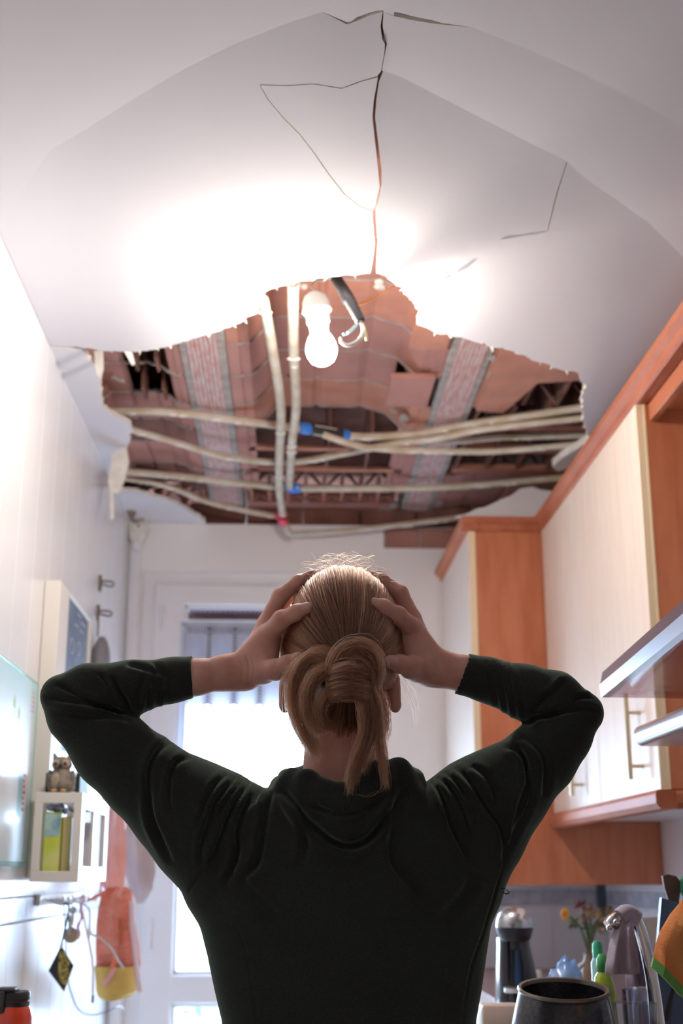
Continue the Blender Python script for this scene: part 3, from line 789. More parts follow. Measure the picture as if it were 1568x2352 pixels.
# cornice along both, and over the hood recess; light rail below
cn = thing('cabinet_cornice', (XD, 3.0, ZCT), 'alder cornice running along the top of the cream wall cabinets', 'cornice')
def cornice_prof(x, z): return [(x + .03, z), (x + .004, z), (x - .004, z + .008), (x - .006, z + .019), (x - .022, z + .032), (x - .024, z + .045), (x + .03, z + .045)]
pf = cornice_prof(XD, ZCT + .001)
MB().prism([(x, 1.25, z) for x, z in pf], (0, 4.045 - 1.25, 0)).build('moulding', M_alderx, cn)
MB().box(XD + .032, XR, 1.25, 4.045, ZCT + .003, ZCT + .023).build('top_board', M_alder, cn)
MB().box(XD + .03, XD + .05, 1.25, 2.851, ZCT - .045, ZCT + .0, .003).build('front_lip', M_alderx, cn)
MB().box(XD + .05, XR, 2.45, 2.851, ZCT - .012, ZCT + .002).build('soffit_board', M_alder, cn)
MB().box(XD + .05, XR, 1.25, 2.45, ZCT - .012, ZCT + .002).build('soffit_board', M_alder, cn)
lr = thing('light_rail', (XD, 3.3, ZCB), 'alder light rail under the cream wall cabinets', 'trim')
MB().prism([(x, 2.843, z) for x, z in ((XD - .012, ZCB - .002), (XD - .016, ZCB - .010), (XD - .016, ZCB - .03), (XD - .006, ZCB - .042), (XD + .03, ZCB - .042), (XD + .03, ZCB - .002))], (0, 4.035 - 2.843, 0)).build('rail_front', M_alderx, lr)
MB().prism([(XR, y, z) for y, z in ((2.843, ZCB - .002), (2.839, ZCB - .010), (2.839, ZCB - .03), (2.849, ZCB - .042), (2.865, ZCB - .042), (2.865, ZCB - .002))], (-(XR - XD - .03), 0, 0)).build('rail_end', M_alderx, lr)
MB().box(XD + .03, XR, 2.865, 4.035, ZCB - .022, ZCB - .002).build('bottom_board', M_white, lr)
MB().box(1.02, XR - .01, 2.895, 2.935, ZCB - .055, ZCB - .023, .004).box(.99, 1.03, 2.900, 2.930, ZCB - .04, ZCB - .024, .004).build('light_fitting', M_white, lr)
# tall corner unit
XT = .583
tu = thing('corner_cabinet', (.85, 4.4, 1.15), 'tall alder-sided corner unit with a cream door beside the balcony door', 'cabinet')
ZTB = 1.152
MB().box(XT + .02, XR - .022, 4.06, YB - .022, ZTB, 2.272, .001).build('carcass', M_cream, tu)
MB().box(XT + .022, XR - .002, 4.047, 4.06, ZTB, 2.272, .001).build('side_panel', M_alder, tu)
MB().box(XT, XT + .02, 4.048, YB - .022, ZTB, 2.272, .0015).build('door', M_cream, tu)
MB().box(XT + .001, XT + .022, 4.0455, 4.0482, ZTB, 2.272).build('door_edge', M_creamedge, tu)
tc_ = thing('corner_cornice', (XT, 4.4, 2.273), 'alder cornice capping the tall corner unit', 'cornice')
pf = cornice_prof(XT, 2.273)
MB().prism([(x, 4.03, z) for x, z in pf], (0, YB - 4.03, 0)).build('moulding', M_alderx, tc_)
pf = cornice_prof(4.045, 2.273)
MB().prism([(XT - .02, y, z) for y, z in pf], (XD + .01 - XT + .02, 0, 0)).build('moulding', M_alderx, tc_)
MB().box(XT + .03, XR, 4.076, YB, 2.276, 2.296).build('top_board', M_alder, tc_)
# slab of fallen plaster on top of the corner unit
pc = thing('plaster_chunk', atY(1150, 1180, 4.3), 'large white slab of fallen plaster lying on top of the corner unit', 'rubble')
zt = 2.320
topE = [(1046, 1186), (1070, 1181), (1095, 1168), (1112, 1165), (1128, 1158), (1150, 1147), (1172, 1139), (1195, 1122), (1222, 1118), (1245, 1126), (1268, 1128)]
face = [atY(x, y, 4.10 + (1190 - y) / 70 * .02) for x, y in topE] + [atY(1268, 1189, 4.102), atY(1060, 1190, 4.10)]
for q in face: q.z = max(q.z, zt + .001)
b = MB(); n = len(face); back = [p + Vector((0, .022, .004)) for p in face]
b.add(face + back, [tuple(range(n)), tuple(reversed(range(n, 2 * n)))])
b.f += [[i, (i + 1) % n, (i + 1) % n + n, i + n] for i in range(n)]; b.m += [1] * n
b.build('plaster_slab', [M_plaster, M_plaster_core], pc)
MB().prism([Vector((.66, 4.15, zt)), Vector((.80, 4.15, zt)), Vector((.80, 4.40, zt)), Vector((.66, 4.42, zt))], (0, 0, .03)).build('plaster_rubble', M_plaster_core, pc)

# ================================================================== COOKER HOOD
hd = thing('cooker_hood', (.93, 2.3, 1.44), 'steel cooker hood with a tilted glass visor and rounded front bar', 'cooker hood')
c0 = atX(1385, 1602, .60); c1 = atX(1568, 1454, .60); dv = (c1 - c0); c1 = c0 + dv * 1.75
hgt = Vector((0, 0, .019)); 
iu = Vector((1, 0, 0))
MB().hexa([c0 + Vector((-.004, 0, 0)), c0 + iu * .012, c1 + iu * .012, c1 + Vector((-.004, 0, 0)), c0 + Vector((-.006, 0, .024)), c0 + iu * .012 + Vector((0, 0, .024)), c1 + iu * .012 + Vector((0, 0, .024)), c1 + Vector((-.006, 0, .024))]).build('front_strip', M_steel, hd)
MB().hexa([c0 + Vector((-.004, .004, .025)), c0 + iu * .016 + Vector((0, .004, .025)), c1 + iu * .016 + Vector((0, 0, .025)), c1 + Vector((-.004, 0, .025)), c0 + Vector((-.003, -.016, .046)), c0 + iu * .03 + Vector((0, -.016, .046)), c1 + iu * .03 + Vector((0, 0, .046)), c1 + Vector((-.003, 0, .046))]).build('visor_top', mat('mauve_steel', (.22, .155, .17), .9, spec=.0), hd)
M_smoke = glass_thin('smoked_glass', (.74, .68, .74), .10)
w = XR - .60 - .02
MB().hexa([c0 + iu * .012, c0 + iu * w + Vector((0, .0, -.004)), c1 + iu * w + Vector((0, 0, -.004)), c1 + iu * .012, c0 + iu * .012 + Vector((0, 0, .006)), c0 + iu * w + Vector((0, 0, .002)), c1 + iu * w + Vector((0, 0, .002)), c1 + iu * .012 + Vector((0, 0, .006))]).build('glass_visor', M_smoke, hd)
MB().box(.80, XR, 2.0, c0.y - .1, c0.z + .012, c0.z + .05, .004).build('filter_housing', mat('dark_steel', (.14, .14, .13), .4, metal=.8), hd)
# lower body with rounded front bar
q0 = atX(1475, 1690, .70); yb_ = q0.y
b = MB(); n = 12; prof = []
for k in range(n + 1):
    a_ = PI / 2 + PI * k / n; prof.append((.70 + .018 * math.cos(a_), q0.z + .0 + .02 * math.sin(a_)))
prof = prof + [(.80, q0.z - .02), (.80, q0.z + .02)]
MB().prism([(x, yb_, z) for x, z in prof], (0, -1.2, 0)).build('front_bar', M_steel, hd, smooth=30)
MB().box(.80, XR, yb_ - 1.2, yb_ - .004, q0.z - .02, q0.z + .02, .003).build('hood_body', M_steel, hd)
MB().box(.684, .69, yb_ - 1.2, yb_ - .02, q0.z - .012, q0.z - .002, .001).build('trim_line', M_chrome, hd)
# support between visor and body, up to the soffit
MB().box(.92, XR, 1.65, 2.4, q0.z + .02, c0.z + .014, .003).build('hood_neck', M_steel, hd)
MB().box(.98, XR, 1.55, 2.2, c0.z + .05, ZCT - .013, .003).build('chimney', M_steel, hd)
bd = thing('bead_string', c0 + dv * .8 + Vector((.03, 0, .05)), 'string of small dark beads lying on the hood visor', 'beads')
for k in range(9):
    p = c0 + dv * (.74 + .035 * k) + Vector((.024, 0, .046 + .007 + .004 * (k % 2)))
    MB().ell(p, .0038 + .0015 * (k % 3 == 0), 10).build('bead', mat('bead', (.12, .10, .07), .3), bd, smooth=80)
# ================================================================== LEFT WALL
X0 = XL + .001
# glass-faced print
gp = thing('glass_print', (X0, 2.9, 1.42), 'pale blue glass wall panel with a teal polished edge', 'glass panel')
a = atX(0, 1493, X0 + .006); c = atX(88, 1570, X0 + .006); e = atX(60, 1990, X0 + .006)
gy0, gy1, gz0, gz1 = 2.05, c.y, e.z, c.z
M_print = bpy.data.materials.new('landscape_print'); M_print.use_nodes = True
nt = M_print.node_tree; N = nt.nodes; L = nt.links; bs = N['Principled BSDF']; bs.inputs['Roughness'].default_value = .38; bs.inputs['Coat Weight'].default_value = .08
tc = N.new('ShaderNodeTexCoord'); sp = N.new('ShaderNodeSeparateXYZ'); L.new(tc.outputs['Generated'], sp.inputs[0])
cr = N.new('ShaderNodeValToRGB'); els = cr.color_ramp.elements
els[0].position = 0; els[0].color = (.55, .74, .84, 1); els[1].position = 1; els[1].color = (.50, .78, .84, 1)
for p_, c_ in ((.12, (.70, .78, .86, 1)), (.45, (.80, .84, .90, 1)), (.75, (.74, .84, .90, 1)), (.88, (.58, .78, .80, 1))):
    x = els.new(p_); x.color = c_
L.new(sp.outputs['Z'], cr.inputs['Fac'])
nz = N.new('ShaderNodeTexNoise'); nz.inputs['Scale'].default_value = 5; L.new(tc.outputs['Generated'], nz.inputs['Vector'])
mx = N.new('ShaderNodeMixRGB'); mx.inputs['Color2'].default_value = (.62, .80, .70, 1); mm = N.new('ShaderNodeMath'); mm.operation = 'MULTIPLY_ADD'; mm.inputs[1].default_value = 1.6; mm.inputs[2].default_value = -.75; mm.use_clamp = True
L.new(nz.outputs['Fac'], mm.inputs[0]); L.new(mm.outputs[0], mx.inputs['Fac']); L.new(cr.outputs['Color'], mx.inputs['Color1']); L.new(mx.outputs['Color'], bs.inputs['Base Color'])
MB().box(X0, X0 + .006, gy0, gy1 - .003, gz0 + .003, gz1 - .003).build('print_face', M_print, gp)
M_teal = mat('teal_glass_edge', (.05, .50, .42), .15, coat=.5)
MB().box(X0, X0 + .0075, gy0, gy1, gz1 - .004, gz1, .001).build('polished_edge', M_teal, gp)
MB().box(X0, X0 + .0075, gy1 - .004, gy1, gz0, gz1 - .004, .001).build('polished_edge', M_teal, gp)
MB().box(X0, X0 + .0075, gy0, gy1 - .004, gz0, gz0 + .010, .001).build('polished_edge', mat('pale_teal_edge', (.25, .55, .62), .15), gp)
b = MB()
for k in range(7):
    z = 1.325 + k * .013; b.box(X0 + .0061, X0 + .0064, 3.085, 3.115 - .006 * (k % 3), z, z + .008)
b.build('red_lettering', mat('red_print', (.62, .14, .16), .5), gp)
MB().box(X0 + .0061, X0 + .0063, 3.03, 3.08, 1.31, 1.42).build('blue_panel', mat('blue_print', (.30, .60, .68), .4), gp)
b = MB()
for k in range(5): b.box(X0 + .0061, X0 + .0064, 3.12, 3.15, 1.56 + k * .011, 1.566 + k * .011)
b.build('pink_lettering', mat('pink_print', (.72, .40, .50), .5), gp)
for y_, z_ in ((2.93, 1.55), (2.985, 1.53)):
    b = MB()
    for k in range(7):
        w = k / 6 * PI; q = Vector((X0 + .0062, y_, z_)); d = Vector((0, math.cos(w) * .018, math.sin(w) * .03)); n_ = Vector((0, -d.z, d.y)).normalized() * .004
        b.add([q - n_ * .5, q + d * .6 + n_, q + d, q + d * .6 - n_], [(0, 1, 2, 3)])
    b.add([(X0 + .0062, y_ - .002, z_), (X0 + .0062, y_ + .002, z_), (X0 + .0062, y_ + .003, z_ - .07), (X0 + .0062, y_ - .001, z_ - .07)], [(0, 1, 2, 3)])
    b.build('palm_print', mat('palm_print', (.52, .66, .32), .5), gp)

# wall organiser with chalkboard and a letter box
XO = -.588
og = thing('wall_organizer', (X0, 3.7, 1.175), 'white wall organizer with a chalkboard above and a slotted letter box below', 'organizer')
M_ow = mat('white_lacquer', (.78, .74, .68), .4)
y0 = atX(152, 1400, XO).y - .055; 
k0 = atX(160, 1368, XO); k1 = atX(207, 1431, XO)
oz1 = atX(140, 1332, XO).z + .0; oz0 = atX(100, 2016, XO).z
oy0 = atX(140, 1340, XO).y; oy1 = k1.y + .03
MB().box(X0, XO - .012, oy0 + .004, oy1 - .004, oz0 + .004, oz1 - .004).build('back_board', M_ow, og)
for ya, yb, za, zb in ((oy0, k0.y, oz0, oz1), (k1.y, oy1, oz0, oz1), (k0.y, k1.y, k0.z, oz1), (k0.y, k1.y, oz0, oz0 + .05), (k0.y, k1.y, 1.385, 1.41)):
    MB().box(X0, XO, ya, yb, za, zb, .002).build('frame_rail', M_ow, og)
M_chalk = mat('chalkboard', (.085, .10, .15), .55, var=.55, scale=14, col2=(.14, .17, .24))
ck = MB().box(XO - .012, XO - .006, k0.y, k1.y, 1.50, k0.z).build('chalkboard', M_chalk, og)
M_ch = mat('chalk', (.36, .42, .52), .9)
for px, py, w in ((178, 1412, 16), (186, 1432, 18), (172, 1436, 12), (184, 1450, 14)):
    p = atX(px, py, XO - .006); MB().box(p.x, p.x + .0005, p.y, p.y + .004 * w, p.z, p.z + .007).build('chalk_line', M_ch, og)
for px, py, r in ((160, 1480, .02), (176, 1487, .018)):
    p = atX(px, py, XO - .006)
    pts = [(p.x, p.y + .03 + r * 1.6 * math.cos(w), p.z + r * math.sin(w)) for w in [2 * PI * k / 14 for k in range(15)]]
    MB().tube(pts, .003, 6).build('chalk_ring', M_ch, og)
# letter box in front of its lower part
bx1 = -.478
bzt = atX(190, 1820, bx1).z; bzb = atX(184, 2026, bx1).z
by0 = atX(186, 1900, bx1).y; by1 = atX(246, 1930, bx1).y
bo = []
fr = .024
def side_frame(y0, y1, xs, za, zb, nm):
    MB().box(xs[0], xs[1], y0, y1, zb - fr, zb, .001).box(xs[0], xs[1], y0, y1, za, za + fr, .001).box(xs[0], xs[0] + fr * .8, y0, y1, za + fr, zb - fr, .001).box(xs[1] - fr * .8, xs[1], y0, y1, za + fr, zb - fr, .001).build(nm, M_ow, og)
side_frame(by0, by0 + .008, (XO, bx1), bzb, bzt, 'box_side'); side_frame(by1 - .008, by1, (XO, bx1), bzb, bzt, 'box_side')
ym = (by0 + by1) / 2 - .01
b = MB().box(bx1 - .008, bx1, by0 + .008, by1 - .008, bzt - .035, bzt, .001).box(bx1 - .008, bx1, by0 + .008, by1 - .008, bzb, bzb + .035, .001)
for ya, yb in ((by0 + .008, by0 + .045), (ym - .02, ym + .02), (by1 - .045, by1 - .008)): b.box(bx1 - .008, bx1, ya, yb, bzb + .035, bzt - .035)
b.build('box_front', M_ow, og)
MB().box(XO, bx1 - .008, by0 + .008, by1 - .008, bzb, bzb + .008).build('box_floor', M_ow, og)
MB().box(XO, bx1 - .03, by0 + .008, by1 - .008, bzt - .008, bzt).build('box_top', M_ow, og)
def packet(x0, x1, y0, y1, z1, m, lab, nm='packet', m2=None):
    t = thing(nm, ((x0 + x1) / 2, (y0 + y1) / 2, bzb + .008), lab, 'packet')
    bm_ = MB().box(x0, x1, y0, y1, bzb + .009, z1, .003); bm_.build('wrapper', m, t)
    if m2: MB().box(x0 + .002, x1 - .002, y0 - .0006, y0 + .001, z1 - .055, z1 - .004).build('printed_top', m2, t)
    return t
zf = bzt - fr
M_lime = mat('lime_pack', (.52, .60, .05), .4, var=.5, scale=18, col2=(.66, .66, .22))
packet(XO + .022, XO + .062, by0 + .012, by0 + .05, zf - .02, M_lime, 'lime green packet standing in the near end of the letter box', m2=mat('pale_green_print', (.45, .62, .55), .4, var=.5, scale=25, col2=(.10, .28, .42)))
packet(XO + .064, XO + .086, by0 + .014, by0 + .06, zf - .03, mat('ochre_card', (.46, .38, .16), .6), 'ochre card sleeve beside the lime packet in the letter box', 'card_sleeve')
packet(XO + .03, XO + .085, by0 + .09, by0 + .13, zf - .045, mat('kraft', (.40, .34, .28), .8, var=.4, scale=20, stretch=(4, 4, .6)), 'brown paper packet seen through the first front slot', 'paper_packet', )
packet(XO + .03, XO + .085, by1 - .11, by1 - .07, zf - .03, mat('pale_box', (.62, .62, .74), .6), 'white carton seen through the second front slot', 'carton')
pb = thing('plastic_bag', ((XO + bx1) / 2, by0 + .08, zf - .05), 'crumpled clear bag stuffed above the lime packet in the letter box', 'bag')
b = MB()
for k in range(7): b.ell((XO + .025 + rnd.uniform(0, .06), by0 + .02 + rnd.uniform(0, .05), zf - .012 + rnd.uniform(-.005, .006)), (.012, .014, .009), 8)
b.build('bag_film', mat('bluish_film', (.42, .48, .66), .25, var=.7, scale=40, col2=(.07, .07, .12)), pb, smooth=60)
# owl figurine on the letter box
oc = atY(168, 1822, by0 + .035)
oc = Vector((XO + .052, by0 + .035, bzt + .001))
M_owl = mat('owl_stone', (.25, .20, .16), .8, var=.5, scale=60, col2=(.12, .10, .085), bump=.5, bscale=200)
M_owll = mat('owl_pale', (.45, .34, .24), .8, var=.3, scale=60)
ow = thing('owl_figurine', oc, 'small grey-brown owl figurine with pale eye rings on the letter box', 'figurine')
MB().lathe([(.024, 0), (.030, .008), (.0315, .02), (.029, .036), (.022, .05), (.018, .056)], oc, (0, 0, 1), 20).build('body', M_owl, ow, smooth=60)
hd_ = MB().ell(oc + Vector((0, 0, .066)), (.0245, .021, .019), 18).build('head', M_owl, ow, smooth=80)
for sx in (-1, 1):
    MB().ell(oc + Vector((sx * .011, -.0175, .066)), (.010, .005, .010), 12).build('eye_ring', M_owll, ow, smooth=80)
    MB().ell(oc + Vector((sx * .011, -.0215, .066)), (.0042, .003, .0042), 10).build('eye', M_black, ow, smooth=80)
    MB().lathe([(.008, 0), (.005, .01), (.0005, .019)], oc + Vector((sx * .015, 0, .077)), (sx * .35, 0, 1), 10).build('ear_tuft', M_owl, ow, smooth=60)
    MB().ell(oc + Vector((sx * .026, .002, .03)), (.008, .018, .024), 12).build('wing', M_owl, ow, smooth=80)
    MB().ell(oc + Vector((sx * .010, -.024, .004)), (.007, .010, .004), 10).build('foot', mat('owl_foot', (.55, .33, .16), .7), ow, smooth=80)
MB().lathe([(.005, 0), (.0005, .01)], oc + Vector((0, -.02, .062)), (0, -.5, -.8), 8).build('beak', M_black, ow, smooth=60)
MB().ell(oc + Vector((-.006, -.020, .024)), (.014, .012, .022), 14).build('breast', M_owll, ow, smooth=80)
bks = thing('black_folder', (XO + .05, by0 + .13, bzt), 'black folder standing open behind the owl on the letter box', 'folder')
MB().box(XO + .008, XO + .018, by0 + .075, by0 + .20, bzt + .001, bzt + .05, .001).box(XO + .08, XO + .09, by0 + .075, by0 + .2, bzt + .001, bzt + .05, .001).box(XO + .018, XO + .08, by0 + .19, by0 + .2, bzt + .001, bzt + .05, .001).build('cover', M_blackm, bks)
MB().box(XO + .019, XO + .079, by0 + .09, by0 + .189, bzt + .002, bzt + .02).build('pages', M_white, bks)

# spring clips on the wall
def clip(px, py, lab, tall=.055):
    p = atX(px, py, X0 + .012)
    t = thing('wall_clip', (X0, p.y, p.z), lab, 'clip')
    MB().lathe([(.012, 0), (.012, .006)], (X0, p.y, p.z), (1, 0, 0), 12).build('clip_base', M_steel, t, smooth=40)
    MB().box(X0 + .006, X0 + .016, p.y - .009, p.y + .009, p.z - tall * .5, p.z + tall * .5, .003).build('clip_jaw', mat('clip_bronze', (.22, .17, .12), .35, metal=.8), t)
    b = MB()
    pts = [(X0 + .016, p.y - .006, p.z - .004), (X0 + .045, p.y + .01, p.z - .008), (X0 + .053, p.y + .014, p.z), (X0 + .045, p.y + .01, p.z + .008), (X0 + .016, p.y - .006, p.z + .006)]
    b.tube(pts, .0035, 8, sub=4); b.build('clip_lever', mat('dark_chrome', (.22, .21, .22), .25, metal=.9), t, smooth=60)
    MB().ell((X0 + .05, p.y + .014, p.z), .005, 10).build('clip_tip', M_chrome, t, smooth=80)
clip(231, 1340, 'upper chrome spring clip on the left wall')
clip(226, 1408, 'lower chrome spring clip on the left wall, holding a grey ladle')
p = atX(228, 1500, X0 + .02)
ld = thing('hanging_utensil', p, 'grey round-ended utensil hanging from the lower wall clip', 'utensil')
q = atX(226, 1420, X0 + .018)
M_gu = mat('grey_nylon', (.20, .19, .21), .5)
MB().tube([q, (q.x, q.y, p.z + .045)], .004, 8).build('shaft', M_gu, ld, smooth=60)
MB().ell((p.x + .006, p.y, p.z - .03), (.030, .042, .085), 18).build('blade', M_gu, ld, smooth=80)

# peg rail below the organizer, keys and net bags hanging from it
zr = bzb - .045
kr = thing('key_rail', (X0, 3.7, zr), 'glossy white peg rail under the wall organizer', 'hook rail')
MB().box(X0, X0 + .012, 3.36, 4.25, zr - .014, zr + .014, .003).build('rail', M_white, kr)
hooks = []
for k, y in enumerate((3.42, 3.50, 3.58, 3.70, 3.85, 4.02)):
    MB().tube([(X0 + .012, y, zr), (X0 + .03, y, zr - .004), (X0 + .055, y, zr - .012), (X0 + .062, y, zr), (X0 + .06, y, zr + .008)], .003, 8, sub=4).build('hook', M_chrome, kr, smooth=60)
    hooks.append(Vector((X0 + .058, y, zr - .010)))
def px_at(px, py, y): return atY(px, py, y)
# black diamond key fob
yk = 3.42
kf = thing('key_fob', hooks[0], 'black diamond-shaped key fob with gold lettering on a cord', 'key fob')
dm = [px_at(*q, yk) for q in ((140, 2171), (169, 2218), (147, 2278), (111, 2230))]
MB().prism(dm, (0, .004, 0)).build('fob_plate', M_black, kf)
M_gold = mat('gold_print', (.50, .38, .07), .5, var=.85, scale=230, col2=(.03, .027, .01), detail=2)
gd = [px_at(*q, yk - .0004) for q in ((135, 2186), (145, 2184), (155, 2196), (161, 2212), (157, 2224), (159, 2238), (156, 2256), (148, 2262), (140, 2256), (133, 2240))]
MB().prism(gd, (0, .0006, 0)).build('gold_lettering', M_gold, kf)
MB().tube([hooks[0], px_at(158, 2080, yk), px_at(152, 2120, yk), px_at(142, 2165, yk), px_at(140, 2176, yk)], .0025, 8, sub=5).build('cord', M_blackm, kf)
MB().tube([px_at(140, 2172, yk) + Vector((.006 * math.cos(w), 0, .006 * math.sin(w))) for w in [2 * PI * k / 12 for k in range(13)]], .001, 6).build('split_ring', M_chrome, kf)
yk2 = 3.50
kt = thing('key_tag', hooks[1], 'round wooden key tag with small keys on a ring', 'key tag')
p = px_at(163, 2148, yk2)
MB().lathe([(.019, 0), (.02, .001), (.02, .005), (.019, .006)], p + Vector((0, .003, 0)), (0, -1, 0), 24).build('wooden_disc', mat('pale_wood', (.55, .42, .28), .6), kt, smooth=40)
MB().tube([hooks[1], px_at(166, 2080, yk2), p + Vector((0, 0, .02))], .002, 6, sub=4).build('ring_cord', M_white, kt)
for dx, py in ((4, 2105), (-3, 2125)):
    q = px_at(163 + dx, py, yk2 - .006); MB().box(q.x - .004, q.x + .004, q.y - .001, q.y + .001, q.z - .022, q.z + .012, .0008).lathe([(.009, 0), (.009, .002)], q + Vector((0, .001, .016)), (0, -1, 0), 14).build('key', M_chrome, kt)
yk3 = 3.58
bs_ = thing('bead_chain', hooks[2], 'pink and violet bead chain hanging beside the key tag', 'beads')
M_pb = mat('pink_bead', (.62, .12, .22), .3); M_vb = mat('violet_bead', (.48, .42, .72), .3)
for k in range(16):
    q = px_at(192 - k * .9 + 3 * math.sin(k), 2055 + k * 6.6, yk3)
    MB().ell(q, .0042, 8).build('bead', M_pb if k % 3 else M_vb, bs_, smooth=80)
MB().tube([hooks[2], px_at(192, 2055, yk3)], .0015, 6).build('bead_cord', M_white, bs_)
# white adapter cable
yk4 = 3.70
cw = thing('charging_cable', hooks[3], 'pale charging cable looped over the net bag and hanging in an arc', 'cable')
MB().tube([hooks[3], px_at(205, 2090, yk4), px_at(207, 2140, yk4 - .02), px_at(230, 2155, yk4 - .05), px_at(255, 2178, yk4 - .06), px_at(270, 2205, yk4 - .06), px_at(283, 2225, yk4 - .06)], .003, 8, sub=6).build('cable_arc', mat('grey_cable', (.60, .56, .58), .5), cw, smooth=60)
MB().box(-.004, .004, -.003, .003, -.012, .012, .002, M=Matrix.Translation(px_at(204, 2146, yk4 - .03))).build('plug', M_white, cw)
MB().tube([hooks[3] + Vector((0, .01, 0)), px_at(211, 2200, yk4 - .03), px_at(213, 2285, yk4 - .03)], .003, 8, sub=4).build('cable_drop', mat('pinkish_cable', (.66, .54, .52), .5), cw, smooth=60)
MB().box(-.003, .003, -.003, .003, -.010, .010, .001, M=Matrix.Translation(px_at(213, 2295, yk4 - .03))).build('cable_tip', M_blackm, cw)
wv = thing('wall_cable', px_at(158, 2255, 3.45), 'thin grey cable drooping in a loop low on the left wall', 'cable')
MB().tube([hooks[0] + Vector((.0, .02, 0)), px_at(156, 2240, 3.5), px_at(165, 2285, 3.55), px_at(180, 2318, 3.6), px_at(205, 2331, 3.66), px_at(240, 2326, 3.75), px_at(275, 2312, 3.9), atX(290, 2330, X0 + .004)], .002, 6, sub=6).build('loop', mat('grey_cord', (.35, .40, .46), .5), wv, smooth=60)

# net bags and sacks
def sack(name, lab, outline, y, depth, m, parts=(), hook=None, wob=.011):
    """a hanging cloth sack: outline in pixels (left, right per row), rounded section"""
    t = thing(name, hook, lab, 'bag')
    rowsP = [(px_at(l, yy, y), px_at(r, yy, y)) for (yy, l, r) in outline]
    n = 24; vs = []; fs = []
    RR = []
    for i in range(len(rowsP) - 1):
        for k in range(4):
            f_ = k / 4; RR.append((rowsP[i][0].lerp(rowsP[i + 1][0], f_), rowsP[i][1].lerp(rowsP[i + 1][1], f_), (i + f_) / (len(rowsP) - 1)))
    RR.append((rowsP[-1][0], rowsP[-1][1], 1))
    for i, (l, r, f_) in enumerate(RR):
        c = (l + r) / 2; hw = (r - l).length / 2; dp = depth * (.25 + .75 * math.sin(PI * min(1, f_ * .9 + .08)))
        for k in range(n):
            w = 2 * PI * k / n; wr = 1 + wob / max(hw, .01) * math.sin(5 * w + 3.0 * math.sin(f_ * 3)) * (1.2 - f_)
            vs.append(c + Vector((hw * math.cos(w) * wr, dp * math.sin(w) * wr, 0)))
    for i in range(len(RR) - 1):
        for k in range(n): fs.append((i * n + k, i * n + (k + 1) % n, (i + 1) * n + (k + 1) % n, (i + 1) * n + k))
    fs += [tuple(reversed(range(n))), tuple(range((len(RR) - 1) * n, len(RR) * n))]
    b = MB(); b.add(vs, fs); body = b.build('bag_body', m, t, smooth=60)
    if hook is not None:
        tp = (RR[0][0] + RR[0][1]) / 2
        MB().tube([hook, hook.lerp(tp, .5) + Vector((.004, 0, 0)), tp + Vector((.01, 0, -.01))], .004, 8, sub=4).tube([hook, hook.lerp(tp, .5) + Vector((-.004, 0, 0)), tp + Vector((-.01, 0, -.01))], .004, 8, sub=4).build('bag_strap', m, t, smooth=60)
    return t
M_knit = mat('coral_knit', (.60, .15, .09), .85, var=.4, scale=24, stretch=(1, 1, 3), col2=(.66, .25, .18), bump=1.0, bscale=140, bdist=.004)
M_knit2 = mat('coral_cloth', (.66, .25, .19), .8, var=.3, scale=8, col2=(.70, .42, .42))
t = sack('net_bag', 'coral knitted-looking bag with a yellow base and pale ribbon on the left wall', [(2036, 256, 280), (2044, 246, 292), (2058, 238, 299), (2085, 232, 302), (2130, 226, 310), (2180, 222, 318), (2215, 219, 320), (2245, 222, 312)], 3.85, .07, M_knit, hook=hooks[4])
# yellow base and white ribbons are part of the bag
base = [(l, yy, r) for yy, l, r in ((2218, 216, 320), (2250, 219, 319), (2272, 220, 318), (2288, 226, 300), (2294, 240, 280))]
b = MB(); n = 20; vs = []; fs = []
for l, yy, r in base:
    A = px_at(l, yy, 3.85); B = px_at(r, yy, 3.85); c = (A + B) / 2; hw = (B - A).length / 2
    for k in range(n):
        w = 2 * PI * k / n; vs.append(c + Vector((hw * math.cos(w), .072 * math.sin(w), 0)))
for i in range(len(base) - 1):
    for k in range(n): fs.append((i * n + k, i * n + (k + 1) % n, (i + 1) * n + (k + 1) % n, (i + 1) * n + k))
fs.append(tuple(range((len(base) - 1) * n, len(base) * n))); b.add(vs, fs); b.build('paper_base', mat('yellow_paper', (.60, .40, .10), .8, var=.2, scale=20), t, smooth=60)
rb = MB()
for pl in (((302, 2070), (304, 2130), (310, 2190), (318, 2255), (322, 2278)),): rb.tube([px_at(x, yy, 3.85 - .062) for x, yy in pl], .0075, 8, sub=4)
rb.build('white_ribbon', mat('pink_white_ribbon', (.78, .62, .68), .6), t, smooth=60)
MB().tube([px_at(x, yy, 3.85 - .078) for x, yy in ((262, 2222), (255, 2240), (240, 2262))], .006, 8, sub=3).build('pink_label', mat('pink_label', (.72, .35, .42), .5), t, smooth=60)
MB().tube([px_at(x, yy, 3.85 - .078) for x, yy in ((266, 2196), (262, 2212), (256, 2226))], .006, 8, sub=3).build('red_label', mat('red_label', (.68, .16, .05), .5), t, smooth=60)
for x, yy, h in ((258, 2120, 40), (277, 2140, 60), (288, 2125, 25)):
    MB().tube([px_at(x, yy - h / 2, 3.85 - .066), px_at(x + 1, yy + h / 2, 3.85 - .070)], .004, 8).build('onion_skin', mat('rust_skin', (.46, .10, .03), .7), t, smooth=60)
sack('coral_bag', 'coral cloth bag bulging behind the letter box', [(1832, 242, 268), (1870, 238, 280), (1930, 234, 286), (1990, 233, 288), (2030, 236, 284), (2058, 246, 272)], 4.02, .05, M_knit2, hook=hooks[5] + Vector((.01, 0, .02)))
M_beige = mat('greyish_bag', (.50, .43, .43), .8, var=.25, scale=6, col2=(.40, .34, .37))
